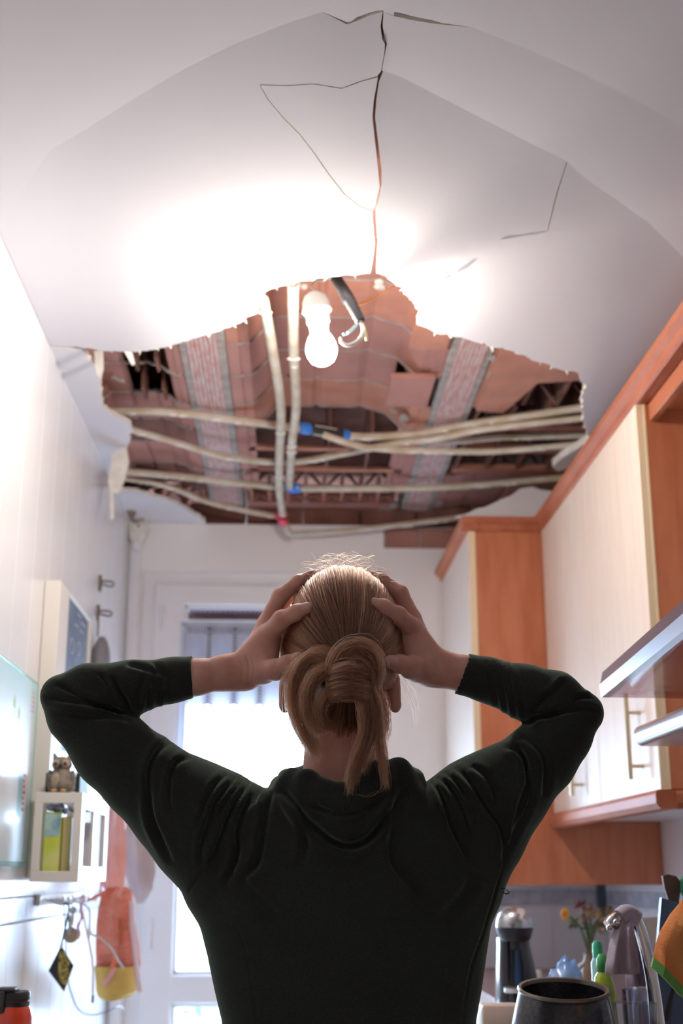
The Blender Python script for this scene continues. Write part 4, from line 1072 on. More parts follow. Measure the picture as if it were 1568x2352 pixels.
# hook for the beige bag: door-side peg
pg = thing('wall_peg', (X0, 4.3, 1.62), 'white wall peg behind the raised sleeve by the balcony door', 'peg')
MB().tube([(X0, 4.3, 1.62), (X0 + .05, 4.3, 1.615), (X0 + .17, 4.3, 1.60), (X0 + .175, 4.3, 1.62)], .006, 8, sub=3).build('peg_arm', M_white, pg, smooth=60)
sack('cloth_sack', 'limp beige-grey cloth sack hanging by the balcony door', [(1840, 292, 322), (1880, 288, 338), (1940, 286, 350), (2000, 290, 356), (2040, 298, 350), (2075, 314, 330)], 4.3, .05, M_beige, hook=Vector((X0 + .172, 4.3, 1.61)))
sack('white_sack', 'small white plastic sack hanging under the coral bag straps', [(2005, 300, 352), (2040, 306, 366), (2065, 312, 352), (2078, 318, 336)], 4.42, .03, mat('white_film', (.74, .76, .84), .4), hook=None) if False else None

# shelf along the left wall with the red bottle
shf = thing('side_shelf', (X0, 2.45, .70), 'narrow white shelf along the left wall under the red bottle', 'shelf')
MB().box(X0, -.455, 1.9, 3.0, .70, .72, .003).build('board', M_white, shf)
for y in (2.0, 2.9): MB().box(X0, -.48, y, y + .02, .62, .70, .002).build('bracket', M_white, shf)
Yb = 2.55; pc0 = atY(34, 2290, Yb); xb = pc0.x; xb = max(xb, X0 + .036)
bt = thing('water_bottle', (xb, Yb, .72), 'red sports water bottle with a black screw cap at the left wall', 'bottle')
zc1 = atY(34, 2276, Yb).z; zc0 = atY(34, 2298, Yb).z; zs = atY(34, 2318, Yb).z
M_rb = mat('red_bottle', (.62, .05, .015), .25, coat=.4)
MB().lathe([(.030, 0), (.034, .006), (.034, zs - .72 - .012), (.031, zs - .72), (.026, zc0 - .72 - .006), (.0255, zc0 - .72 + .004)], (xb, Yb, .72), (0, 0, 1), 32).build('bottle_body', M_rb, bt, smooth=40)
MB().lathe([(.026, 0), (.0285, .001), (.0285, .008), (.026, .009)], (xb, Yb, zc0 - .010), (0, 0, 1), 32).build('neck_ring', M_black, bt, smooth=40)
MB().lathe([(.0265, 0), (.0285, .002), (.0285, zc1 - zc0 - .003), (.026, zc1 - zc0)], (xb, Yb, zc0), (0, 0, 1), 32).build('cap', M_black, bt, smooth=40)
MB().box(xb - .028, xb - .012, Yb - .032, Yb - .026, zc0 - .02, zc1 + .003, .003).box(xb - .03, xb + .006, Yb - .03, Yb + .012, zc1, zc1 + .007, .003).build('carry_strap', M_blackm, bt)
# ================================================================== WORKTOP AND THINGS ON IT
ZW = .86
wt = thing('worktop', (.85, 3.2, ZW), 'dark red-brown worktop along the right wall', 'worktop')
MB().box(.56, XR, 1.25, YB, ZW - .035, ZW, .004).build('slab', M_worktop, wt)
bcab = thing('base_cabinet', (.85, 3.2, 0), 'cream base cabinets under the dark worktop', 'cabinet')
MB().box(.62, XR - .022, 1.25, YB - .022, .1, ZW - .036).build('carcass', M_cream, bcab)
MB().box(.66, XR - .022, 1.27, YB - .022, 0, .1).build('plinth', M_alder, bcab)
y = 1.26
while y < 4.75:
    d = MB().box(.60, .62, y, y + .44, .12, ZW - .05, .002).build('door', M_cream, bcab)
    MB().tube([(.575, y + .1, .72), (.575, y + .34, .72)], .005, 8).tube([(.575, y + .13, .72), (.602, y + .13, .72)], .004, 8).tube([(.575, y + .31, .72), (.602, y + .31, .72)], .004, 8).build('handle', M_brass, d, smooth=40)
    y += .446
# capsule coffee machine
YC = 3.05; u = YC / 3047 * 1.0
def cp(px, py, Y=YC): return atY(px, py, Y)
cx = cp(1187, 2200).x
cm = thing('coffee_machine', (cx, YC, ZW), 'black and silver capsule coffee machine below the corner unit', 'coffee machine')
zh = cp(1187, 2128).z; k_ = .00102
b = MB()
prof = [(1146, 1232, ZW + .0), (1144, 1236, ZW + .02), (1146, 1240, cp(0, 2262).z), (1148, 1233, cp(0, 2220).z), (1150, 1225, cp(0, 2180).z), (1150, 1222, cp(0, 2158).z)]
vs = []; fs = []; n = 20
for l, r, z in prof:
    xa = cp(l, 2200).x; xb_ = cp(r, 2200).x; c = (xa + xb_) / 2; hw = (xb_ - xa) / 2
    for k in range(n):
        w = 2 * PI * k / n; f_ = lambda t: math.copysign(abs(t) ** .55, t)
        vs.append((c + hw * f_(math.cos(w)), YC + .05 + .05 * f_(math.sin(w)), z))
for i in range(len(prof) - 1):
    for k in range(n): fs.append((i * n + k, i * n + (k + 1) % n, (i + 1) * n + (k + 1) % n, (i + 1) * n + k))
fs += [tuple(reversed(range(n))), tuple(range((len(prof) - 1) * n, len(prof) * n))]
MB().add(vs, fs).build('body', mat('gloss_black', (.012, .012, .016), .16, coat=.5), cm, smooth=50)
hc = Vector((cp(1183, 2128).x, YC + .01, zh))
MB().lathe([(.0425, -.002), (.0425, .004), (.0405, .016), (.035, .028), (.024, .038), (.010, .0425), (.0005, .043)], hc, (0, 0, 1), 32).build('head_dome', mat('silver_plastic', (.55, .56, .60), .22, metal=.85), cm, smooth=60)
MB().lathe([(.030, -.032), (.036, -.026), (.041, -.012), (.0425, -.002)], hc, (0, 0, 1), 32).build('head_base', M_black, cm, smooth=60)
MB().box(hc.x - .03, hc.x + .03, hc.y + .01, hc.y + .06, hc.z - .03, hc.z + .02, .01, 2).build('head_bridge', M_black, cm)
MB().lathe([(.012, -.05), (.014, -.032)], hc + Vector((0, -.008, 0)), (0, 0, 1), 16).build('nozzle', M_black, cm, smooth=60)
MB().lathe([(.030, 0), (.034, .003), (.034, .012), (.030, .014)], (hc.x, YC - .02, cp(0, 2284).z), (0, 0, 1), 24).build('drip_tray', M_steel, cm, smooth=40)
MB().box(hc.x - .012, hc.x + .012, YC - .01, YC + .02, ZW + .001, cp(0, 2284).z, .002).box(hc.x - .035, hc.x + .035, YC - .06, YC + .02, ZW + .0, ZW + .014, .005).build('foot', M_black, cm)
# saucepan
YPn = 2.32; pcn = atY(1288, 2274, YPn)
sp = thing('cooking_pot', (pcn.x, YPn, ZW), 'dark speckled cooking pot, wide and rimmed, on the worktop', 'pot')
M_pot = mat('dark_enamel', (.030, .030, .034), .26, var=.4, scale=160, col2=(.055, .055, .06), coat=.4)
hp = pcn.z - ZW; ca_ = math.radians(9); T = Matrix.Translation(Vector((pcn.x, YPn, ZW + .004))) @ Matrix.Rotation(ca_, 4, 'X')
def tl(prof, m, nm, par, tm, **kw):
    b = MB(); b.lathe(prof, (0, 0, 0), (0, 0, 1), 40, **kw); b.v = [tuple(tm @ Vector(v)) for v in b.v]; return b.build(nm, m, par, smooth=50)
tl([(.060, .003), (.080, .006), (.088, .02), (.0905, .042), (.0895, .065), (.085, .085), (.0765, hp - .008), (.0735, hp - .004), (.0715, hp - .004), (.0735, hp - .012), (.079, .09), (.083, .06), (.079, .025), (.05, .012), (.0005, .012)], M_pot, 'pot_wall', sp, T, cap1=False)
tl([(.0725, hp - .006), (.0775, hp - .003), (.0785, hp), (.0765, hp + .003), (.072, hp + .002), (.0705, hp - .004)], mat('bronze_rim', (.18, .15, .13), .3, metal=.6), 'pot_rim', sp, T, cap0=False, cap1=False)
MB().box(pcn.x - .06, pcn.x + .06, YPn - .005, YPn + .06, ZW + .0, ZW + .006).build('pot_foot', M_pot, sp)
# plates and butter dish left of the pot
YQ = 2.62
for i, (px, py, r, lab) in enumerate(((1165, 2349, .075, 'white dinner plate on the worktop under the cooking pot edge'), )):
    p = atY(px, py, YQ); t = thing('dinner_plate', (p.x, YQ, ZW), lab, 'plate')
    MB().lathe([(.03, 0), (.045, .002), (.07, .010), (.078, .013), (.078, .015), (.045, .006), (.0005, .005)], (p.x, YQ, ZW + .001), (0, 0, 1), 36, cap1=False).build('plate_disc', mat('china', (.74, .72, .78), .15), t, smooth=60)
p = atY(1150, 2330, 2.75)
t = thing('butter_dish', (p.x, 2.78, ZW), 'small pinkish butter dish behind the plate', 'dish')
MB().box(p.x - .038, p.x + .045, 2.75, 2.81, ZW + .012, p.z + .018, .008, 2).build('lid', mat('pinkish_china', (.66, .52, .44), .35), t, smooth=40)
MB().box(p.x - .045, p.x + .052, 2.74, 2.82, ZW, ZW + .012, .003).build('tray', mat('china_tray', (.60, .60, .66), .25), t)
p = atY(1122, 2300, 3.25); p.x = max(p.x, .605)
t = thing('spice_jar', (p.x, 3.25, ZW), 'little pale jar beside the coffee machine', 'jar')
MB().lathe([(.016, 0), (.018, .004), (.018, .05), (.013, .058)], (p.x, 3.25, ZW), (0, 0, 1), 20).build('glass_body', mat('jar_grey', (.45, .45, .50), .2), t, smooth=40)
MB().lathe([(.0125, .056), (.0135, .06), (.012, .095), (.008, .1)], (p.x, 3.25, ZW), (0, 0, 1), 20).build('lid', mat('jar_lid', (.62, .58, .48), .4), t, smooth=40)
t = thing('soap_tray', (.6, 2.9, ZW), 'grey shallow tray at the left end of the worktop', 'tray')
MB().box(.57, cx - .062, 2.86, 2.96, ZW, ZW + .008, .003).box(.57, cx - .062, 2.855, 2.862, ZW, ZW + .02, .002).build('tray_body', mat('tray_grey', (.50, .50, .55), .3), t)
# blue plastic bag
YG = 2.75
t = thing('blue_plastic_bag', (atY(1290, 2250, YG).x, YG, ZW), 'crumpled translucent blue plastic bag behind the pot', 'bag')
bm = bmesh.new(); bmesh.ops.create_icosphere(bm, subdivisions=4, radius=1)
bc_ = atY(1290, 2262, YG)
for v in bm.verts:
    c = v.co; top_ = max(0, c.z); n_ = noise.noise(c * 1.6) * .22 + noise.noise(c * 6) * .12
    r = 1 + n_; w = 1 - .45 * top_
    v.co = Vector((bc_.x + c.x * .062 * r * w + .012 * top_, YG + c.y * .05 * r * w, max(ZW + .001, ZW + .07 + c.z * .085 * r)))
b = MB(); b.bm(bm); b.build('bag_film', mat('blue_film', (.16, .34, .72), .22, var=.6, scale=22, col2=(.30, .46, .80), bump=.6, bscale=60), t, smooth=180)
pk = atY(1340, 2212, YG); MB().tube([(bc_.x + .02, YG, ZW + .125), pk], [.010, .004], 8).build('twisted_end', mat('white_tip', (.70, .74, .84), .3), t)
# dried flowers in a slim vase at the back
YD = 3.7
fb = atY(1352, 2190, YD)
t = thing('dried_flowers', (fb.x, YD, ZW), 'dried bouquet with one orange daisy against the back tiles', 'flowers')
MB().lathe([(.016, 0), (.026, .01), (.030, .04), (.022, .08), (.013, .105), (.015, .115)], (fb.x, YD, ZW), (0, 0, 1), 20).build('vase', mat('brown_vase', (.20, .13, .08), .5), t, smooth=60)
M_stem = mat('dry_stem', (.10, .13, .06), .8)
ends = [(1297, 2100), (1335, 2082), (1318, 2120), (1345, 2105), (1362, 2092), (1380, 2108), (1392, 2128), (1350, 2130), (1372, 2132), (1405, 2092)]
tips = [atY(x, y_, YD + rnd.uniform(-.04, .04)) for x, y_ in ends]
for q in tips: MB().tube([(fb.x, YD, ZW + .10), Vector((fb.x, YD, ZW + .15)).lerp(q, .4) + Vector((0, 0, .01)), q], .0022, 6, sub=3).build('stem', M_stem, t)
b = MB(); q = tips[0]
for k in range(12):
    w = 2 * PI * k / 12; b.ell(q + Vector((.008 * math.cos(w), -.002, .011 * math.sin(w))), (.005, .003, .006), 6)
b.build('daisy_petals', mat('orange_petal', (.66, .30, .04), .6), t, smooth=80)
MB().ell(q + Vector((0, -.004, 0)), (.005, .004, .006), 10).build('daisy_eye', mat('daisy_eye', (.40, .14, .02), .7), t, smooth=80)
cols = [mat('dry_red', (.20, .05, .05), .8), mat('dry_brown', (.24, .13, .06), .8), mat('dry_tan', (.36, .23, .11), .8), mat('dry_green', (.10, .14, .06), .8)]
for i, q in enumerate(tips[1:]):
    b = MB()
    for k in range(22):
        d = Vector((rnd.gauss(0, 1), rnd.gauss(0, 1), rnd.gauss(0, 1))).normalized(); v = d.orthogonal().normalized() * .005; c = q + d * .007
        b.add([c - v, c + d * .018, c + v, c - d * .002], [(0, 1, 2, 3)])
    b.build('flower_head', cols[(0, 3, 1, 1, 2, 2, 3, 2, 1)[i]], t)
# gooseneck tap with a cloth over it
YT = 2.30
tp = thing('kitchen_tap', (atY(1508, 2352, YT).x, YT, ZW), 'chrome gooseneck kitchen tap with a lilac cloth hung over it', 'tap')
pts = [atY(x, y_, YT + d) for x, y_, d in ((1397, 2126, -.02), (1412, 2110, -.015), (1440, 2102, -.005), (1464, 2122, 0), (1482, 2180, .0), (1496, 2250, 0), (1506, 2330, 0))]
pts.append(Vector((pts[-1].x + .004, YT, ZW + .002)))
MB().tube(pts, [.011, .0115, .011, .011, .011, .0115, .013, .014], 14, sub=6).build('spout', M_chrome, tp, smooth=60)
MB().lathe([(.026, 0), (.026, .006), (.018, .02), (.016, .05)], (pts[-1].x, YT, ZW), (0, 0, 1), 24).build('tap_base', M_chrome, tp, smooth=50)
MB().ell(atY(1415, 2119, YT - .03), (.007, .007, .007), 12).ell(atY(1400, 2130, YT - .03), (.0065, .0065, .0065), 12).build('spout_nozzle', M_chrome, tp, smooth=80)
MB().tube([Vector((pts[-1].x, YT, ZW + .05)), Vector((pts[-1].x + .03, YT - .02, ZW + .065)), Vector((pts[-1].x + .06, YT - .03, ZW + .07))], .005, 8).build('tap_lever', M_chrome, tp, smooth=60)
def cloth(name, lab, cat, rows_, Y, m, amp, nf, thick=.003, parent=None, part='cloth'):
    """rows_: (y px, left px, right px, dY); cloth with vertical folds, as a thin solid"""
    t = parent or thing(name, atY(rows_[0][1], rows_[0][0], Y), lab, cat)
    nu = 40; vs = []; R2 = []
    for i in range(len(rows_) - 1):
        for k in range(5):
            f_ = k / 5; a, c = rows_[i], rows_[i + 1]; R2.append(tuple(a[j] * (1 - f_) + c[j] * f_ for j in range(4)))
    R2.append(rows_[-1]); n = len(R2)
    for i, (yy, l, r, d) in enumerate(R2):
        fr_ = i / (n - 1)
        for k in range(nu + 1):
            s_ = k / nu; p = atY(l + (r - l) * s_, yy, Y + d)
            p.y += amp * (.3 + .7 * fr_) * math.sin(nf * 2 * PI * s_ + 1.3 * math.sin(3 * fr_) + .8) + amp * .4 * math.sin(nf * 5.3 * s_ + 4 * fr_)
            vs.append(p)
    m_ = nu + 1; N_ = len(vs); back = [v + Vector((0, thick, 0)) for v in vs]
    fs = []
    for i in range(n - 1):
        for k in range(nu):
            q = (i * m_ + k, i * m_ + k + 1, (i + 1) * m_ + k + 1, (i + 1) * m_ + k); fs.append(q); fs.append(tuple(j + N_ for j in reversed(q)))
    ring = [k for k in range(nu + 1)] + [i * m_ + nu for i in range(1, n)] + [(n - 1) * m_ + k for k in range(nu - 1, -1, -1)] + [i * m_ for i in range(n - 2, 0, -1)]
    for a, c in zip(ring, ring[1:] + ring[:1]): fs.append((a, a + N_, c + N_, c))
    MB().add(vs + back, fs).build(part, m, t, smooth=60); return t
M_lil = mat('lilac_cloth', (.56, .50, .62), .9, bump=.4, bscale=220, sheen=.2)
t = cloth('dish_cloth', 'lilac-grey dish cloth draped over the kitchen tap', 'cloth', [(2104, 1418, 1450, -.012), (2130, 1412, 1456, -.03), (2170, 1402, 1462, -.034), (2215, 1393, 1470, -.036), (2238, 1391, 1472, -.036)], YT, M_lil, .008, 2.2, parent=None, part='front_fall')
cloth('', '', '', [(2102, 1436, 1462, -.008), (2130, 1444, 1474, .02), (2180, 1446, 1488, .026), (2240, 1438, 1494, .03), (2266, 1440, 1492, .03)], YT, M_lil, .007, 1.6, parent=t, part='rear_fall')
MB().tube([atY(1420, 2108, YT - .015), atY(1440, 2097, YT - .005), atY(1462, 2112, YT)], [.014, .0155, .0145], 10, sub=4).build('top_fold', M_lil, t, smooth=60)
# washing-up liquid, slim bottle, tumbler
YL = 2.42
p = atY(1388, 2300, YL)
t = thing('dish_soap_bottle', (p.x, YL, ZW), 'lime green washing-up liquid bottle behind the pot', 'bottle')
zt_ = atY(1388, 2232, YL).z
MB().lathe([(.020, 0), (.0235, .005), (.0235, .06), (.021, (zt_ - ZW) * .8), (.015, (zt_ - ZW) * .95), (.010, zt_ - ZW)], (p.x, YL, ZW), (0, 0, 1), 24).build('bottle_body', mat('lime_liquid', (.34, .46, .015), .2, coat=.4), t, smooth=50)
MB().lathe([(.010, 0), (.012, .002), (.011, .022), (.006, .03)], (p.x, YL, zt_), (0, 0, 1), 16).build('cap', mat('green_cap', (.08, .40, .10), .35), t, smooth=50)
p = atY(1373, 2230, YL + .1)
t = thing('spray_bottle', (p.x, YL + .1, ZW), 'slim pale aqua bottle with a green cap beside the lime one', 'bottle')
zt_ = atY(1373, 2200, YL + .1).z
MB().lathe([(.011, 0), (.0125, .004), (.0125, zt_ - ZW - .008), (.008, zt_ - ZW)], (p.x, YL + .1, ZW), (0, 0, 1), 20).build('bottle_body', mat('aqua_plastic', (.36, .60, .62), .3), t, smooth=50)
MB().lathe([(.0095, 0), (.0095, .024), (.006, .03)], (p.x + .001, YL + .1, zt_), (0, 0, 1), 16).build('cap', mat('green_cap2', (.05, .45, .22), .35), t, smooth=50)
YU = 2.12; p = atY(1458, 2303, YU); hh = p.z - ZW
t = thing('drinking_glass', (p.x, YU, ZW), 'clear tumbler standing at the worktop edge below the dish cloth', 'glass')
rg = 46 / FPX * YU
MB().lathe([(rg * .78, 0), (rg * .8, .004), (rg, hh), (rg - .002, hh), (rg * .8 - .003, .012), (.0005, .010)], (p.x, YU, ZW), (0, 0, 1), 32, cap1=False).build('tumbler', glass_thin('tumbler_glass', (.82, .85, .90), .14), t, smooth=60)
p2 = atY(1460, 2275, 2.2); t = thing('upturned_glass', (p2.x + .01, 2.24, ZW), 'second clear glass standing behind the tumbler', 'glass')
MB().lathe([(.017, 0), (.018, .003), (.021, p2.z - ZW), (.019, p2.z - ZW), (.016, .01), (.0005, .008)], (p2.x + .004, 2.225, ZW), (0, 0, 1), 28, cap1=False).build('tumbler', glass_thin('tumbler_glass2', (.80, .82, .92), .2), t, smooth=60)
# boards and tray leaning at the right
YP = 3.35
cbp = [atY(x, y_, YP) for x, y_ in ((1462, 2122), (1468, 2110), (1508, 2106), (1520, 2112), (1520, 2300), (1458, 2300))]
cbp[-1].z = ZW + .002; cbp[-2].z = ZW + .002
t = thing('cutting_board', (cbp[0].x, YP, ZW), 'pale wooden cutting board leaning by the right wall', 'cutting board')
MB().prism(cbp, (0, .018, 0)).build('board', mat('beige_board', (.44, .38, .34), .6, var=.15, scale=8), t)
MB().box(cbp[0].x, XR, YP + .018, YP + .04, ZW, ZW + .05, .003).build('rest', mat('rest_wood', (.30, .24, .20), .6), t)
YV = 2.45
tr_ = [atY(x, y_, YV) for x, y_ in ((1519, 2062), (1545, 2070), (1600, 2080), (1600, 2340), (1492, 2340), (1506, 2220))]
tr_[3].z = ZW + .001; tr_[4].z = ZW + .001
t = thing('blue_tray', (tr_[4].x, YV, ZW), 'blue-grey tray propped upright behind the orange towel', 'tray')
MB().prism(tr_, (0, .014, 0)).build('tray_face', mat('blue_enamel', (.11, .19, .32), .4), t)
sl_ = [atY(x, y_, YV - .002) for x, y_ in ((1545, 2255), (1552, 2255), (1535, 2345), (1524, 2345))]
MB().prism(sl_, (0, .004, 0)).build('dark_slot', mat('slot_brown', (.05, .045, .045), .6), t)
MB().box(tr_[4].x + .02, tr_[4].x + .09, YV + .014, YV + .08, ZW, ZW + .03, .003).build('tray_stand', M_steel, t)
# utensil pot
YE = 2.62; p = atY(1548, 2110, YE)
t = thing('utensil_jar', (p.x, YE, ZW), 'steel jar of cooking utensils behind the orange towel', 'jar')
MB().lathe([(.036, 0), (.038, .003), (.038, .19), (.036, .19), (.035, .01), (.0005, .008)], (p.x, YE, ZW), (0, 0, 1), 24, cap1=False).build('jar_wall', M_steel, t, smooth=50)
M_wd = mat('dark_wood', (.16, .085, .04), .55, var=.5, scale=20, col2=(.06, .035, .02))
t2 = thing('wooden_spatula', (p.x, YE, ZW + .02), 'dark wooden spatula standing in the utensil jar', 'spatula')
out = [atY(x, y_, YE - .012) for x, y_ in ((1521, 2012), (1534, 2008), (1552, 2012), (1562, 2024), (1562, 2050), (1558, 2075), (1552, 2100), (1544, 2100), (1534, 2065), (1526, 2040))]
MB().prism(out, (0, .008, 0)).build('blade', M_wd, t2)
MB().tube([atY(1550, 2095, YE - .008), (p.x, YE, ZW + .02)], .006, 8).build('handle', M_wd, t2)
t3 = thing('green_ladle', (p.x + .01, YE, ZW + .02), 'teal-green utensil in the jar right of the wooden spatula', 'utensil')
gq = atY(1572, 2036, YE + .01); MB().ell(gq, (.012, .006, .022), 12).tube([gq, (p.x + .012, YE + .006, ZW + .02)], .005, 8).build('paddle', mat('teal_nylon', (.03, .26, .17), .4), t3, smooth=80)
# orange towel with green hem hanging from the hood
YW = 2.02
M_tow = mat('orange_towel', (.92, .40, .14), .9, var=.6, scale=13, col2=(.88, .24, .06), bump=.5, bscale=220)
tw = thing('kitchen_towel', (.66, YW, 1.44), 'orange patterned kitchen towel with a green hem hanging by the hood', 'towel')
nt_ = 14; vs = []; fs = []
e0 = [(1640, 1960), (1600, 2030), (1568, 2072), (1545, 2100), (1520, 2142), (1510, 2168), (1500, 2204)]      # left edge from the hook
h0 = [(1500, 2208), (1520, 2228), (1542, 2246), (1568, 2272), (1600, 2302), (1650, 2340), (1700, 2372)]      # hem
G = []
for i in range(7):
    row = []
    for j in range(7):
        ex, ey = e0[i]; hx, hy = h0[j]
        fx, fy = ex + (hx - 1500) * (i / 6) , ey + (hy - 2208) * (i / 6) ** 1.0
        if i == 0: fx, fy = 1640 + j * 4, 1960
        row.append((fx, fy))
    G.append(row)
for i in range(7):
    for j in range(7):
        q = atY(G[i][j][0], G[i][j][1], YW); q.y += .012 * math.sin(j * 1.7 + i * .5); vs.append(q)
N_ = len(vs); bk_ = [v + Vector((0, .004, 0)) for v in vs]
for i in range(6):
    for j in range(6):
        q = (i * 7 + j, i * 7 + j + 1, (i + 1) * 7 + j + 1, (i + 1) * 7 + j); fs.append(q); fs.append(tuple(k + N_ for k in reversed(q)))
ring = list(range(7)) + [i * 7 + 6 for i in range(1, 7)] + [42 + k for k in range(5, -1, -1)] + [i * 7 for i in range(5, 0, -1)]
for a, c in zip(ring, ring[1:] + ring[:1]): fs.append((a, a + N_, c + N_, c))
MB().add(vs + bk_, fs).build('towel_cloth', M_tow, tw, smooth=70)
hv = [vs[42 + j] for j in range(7)]; b = MB()
for a, c in zip(hv[:-1], hv[1:]):
    dn = Vector((-.0035, 0, -.011)); e_ = Vector((0, .006, 0)); f_ = Vector((0, -.002, 0))
    b.hexa([a + dn + f_, c + dn + f_, c + dn + e_, a + dn + e_, a - dn * .25 + f_, c - dn * .25 + f_, c - dn * .25 + e_, a - dn * .25 + e_])
b.build('green_hem', mat('green_hem', (.18, .46, .12), .85), tw)
tpp = vs[0]; MB().tube([tpp + Vector((.006, .002, -.01)), (.70, YW, q0.z - .035), (.71, YW, q0.z - .021)], .004, 8, sub=3).build('hanging_loop', M_tow, tw)
# ================================================================== THE WOMAN
import openvdb
def W(px, py, Y): return np.array(atY(px, py, Y))
def mpx(px, py, Y):     # metres per pixel at that place
    return float((atY(px + 1, py, Y) - atY(px, py, Y)).length)
class Vox:
    """signed-distance volume; shapes are blended into it, then it is turned into one continuous skin"""
    def __init__(s, lo, hi, h):
        s.lo = np.array(lo, float); s.h = h; s.n = np.ceil((np.array(hi) - s.lo) / h).astype(int)
        s.a = np.full(tuple(s.n), .06, np.float32)
    def sub(s, lo, hi):
        i0 = np.clip(np.floor((np.array(lo) - s.lo) / s.h).astype(int), 0, s.n); i1 = np.clip(np.ceil((np.array(hi) - s.lo) / s.h).astype(int) + 1, 0, s.n)
        ax = [s.lo[k] + s.h * np.arange(i0[k], i1[k], dtype=np.float32) for k in range(3)]
        return (slice(i0[0], i1[0]), slice(i0[1], i1[1]), slice(i0[2], i1[2])), (ax[0][:, None, None], ax[1][None, :, None], ax[2][None, None, :])
    def put(s, sl, d, k, mode='add'):
        a = s.a[sl]
        if mode == 'add':
            if k > 0:
                h = np.clip(.5 + .5 * (a - d) / k, 0, 1); s.a[sl] = a * (1 - h) + d * h - k * h * (1 - h)
            else: s.a[sl] = np.minimum(a, d)
        else:
            if k > 0:
                h = np.clip(.5 - .5 * (a + d) / k, 0, 1); s.a[sl] = a * (1 - h) - d * h + k * h * (1 - h)
            else: s.a[sl] = np.maximum(a, -d)
    def cone(s, A, B, ra, rb, k=.008, mode='add', fy=1.0, cut=None):
        A = np.array(A, np.float32); B = np.array(B, np.float32); m = max(ra, rb) * max(1, fy) + k * 1.2 + .03
        sl, (x, y, z) = s.sub(np.minimum(A, B) - m, np.maximum(A, B) + m)
        if 0 in [q.stop - q.start for q in sl]: return s
        e = B - A; L2 = max(float(e @ e), 1e-9)
        t = np.clip(((x - A[0]) * e[0] + (y - A[1]) * e[1] + (z - A[2]) * e[2]) / L2, 0, 1)
        d = np.sqrt((x - A[0] - t * e[0]) ** 2 + ((y - A[1] - t * e[1]) / fy) ** 2 + (z - A[2] - t * e[2]) ** 2) - (ra + (rb - ra) * t)
        if cut is not None:
            P, N_ = cut; d = np.maximum(d, (x - P[0]) * N_[0] + (y - P[1]) * N_[1] + (z - P[2]) * N_[2])
        s.put(sl, d.astype(np.float32), k, mode); return s
    def chain(s, pts, k=.008, kk=None, fy=1.0):
        for a, b in zip(pts[:-1], pts[1:]): s.cone(a[0], b[0], a[1], b[1], k if kk is None else kk, fy=fy)
        return s
    def ell(s, c, r, k=.008, mode='add', R=None):
        c = np.array(c, np.float32); m = max(r) + k * 1.2 + .03
        sl, (x, y, z) = s.sub(c - m, c + m)
        X, Y, Z = x - c[0], y - c[1], z - c[2]
        if R is not None: X, Y, Z = (R[0][0] * X + R[0][1] * Y + R[0][2] * Z, R[1][0] * X + R[1][1] * Y + R[1][2] * Z, R[2][0] * X + R[2][1] * Y + R[2][2] * Z)
        k0 = np.sqrt((X / r[0]) ** 2 + (Y / r[1]) ** 2 + (Z / r[2]) ** 2); k1 = np.sqrt((X / r[0] ** 2) ** 2 + (Y / r[1] ** 2) ** 2 + (Z / r[2] ** 2) ** 2)
        d = k0 * (k0 - 1) / np.maximum(k1, 1e-6)
        s.put(sl, d.astype(np.float32), k, mode); return s
    def table(s, rows, k=.02, p=2.3):
        """trunk from stacked oval sections: (z, xc, half width, yc, half depth)"""
        rows = sorted(rows); R = np.array(rows)
        z0, z1 = R[0, 0], R[-1, 0]
        sl, (x, y, z) = s.sub((R[:, 1].min() - R[:, 2].max() - .05, R[:, 3].min() - R[:, 4].max() - .05, z0 - .05), (R[:, 1].max() + R[:, 2].max() + .05, R[:, 3].max() + R[:, 4].max() + .05, z1 + .05))
        f = lambda j: np.interp(z[0, 0, :], R[:, 0], R[:, j]).astype(np.float32)[None, None, :]
        hw, hd = f(2), f(4)
        q = (np.abs((x - f(1)) / hw) ** p + np.abs((y - f(3)) / hd) ** p) ** (1 / p)
        d = (q - 1) * np.minimum(hw, hd)
        d = np.maximum(d, np.maximum(z - z1, z0 - z))
        s.put(sl, d.astype(np.float32), k); return s
    def mesh(s, name, smooth_it=2):
        g = openvdb.FloatGrid(); g.background = .06
        g.copyFromArray(s.a)
        P, T, Q = g.convertToPolygons(isovalue=0.0, adaptivity=0.0)
        P = P * s.h + s.lo
        me = bpy.data.meshes.new(name)
        nq, nt = len(Q), len(T)
        me.vertices.add(len(P)); me.vertices.foreach_set('co', P.astype(np.float32).ravel())
        me.loops.add(nq * 4 + nt * 3); me.polygons.add(nq + nt)
        li = np.concatenate([Q.ravel(), T.ravel()]) if nt else Q.ravel()
        me.loops.foreach_set('vertex_index', li.astype(np.int32))
        me.polygons.foreach_set('loop_start', np.concatenate([np.arange(nq) * 4, nq * 4 + np.arange(nt) * 3]).astype(np.int32))
        me.update(calc_edges=True); me.validate()
        me.polygons.foreach_set('use_smooth', [True] * len(me.polygons))
        # drop stray islands smaller than the main body is not needed; relax the voxel steps
        E = np.zeros(len(me.edges) * 2, np.int32); me.edges.foreach_get('vertices', E); E = E.reshape(-1, 2)
        co = np.zeros(len(me.vertices) * 3, np.float32); me.vertices.foreach_get('co', co); co = co.reshape(-1, 3).astype(np.float64)
        deg = np.bincount(E.ravel(), minlength=len(co))[:, None]
        for it in range(smooth_it):
            for lam in (.5, -.52):
                acc = np.zeros_like(co)
                for j in range(3):
                    acc[:, j] = np.bincount(E[:, 0], weights=co[E[:, 1], j], minlength=len(co)) + np.bincount(E[:, 1], weights=co[E[:, 0], j], minlength=len(co))
                co += lam * (acc / np.maximum(deg, 1) - co)
        me.vertices.foreach_set('co', co.astype(np.float32).ravel()); me.update()
        return me, co
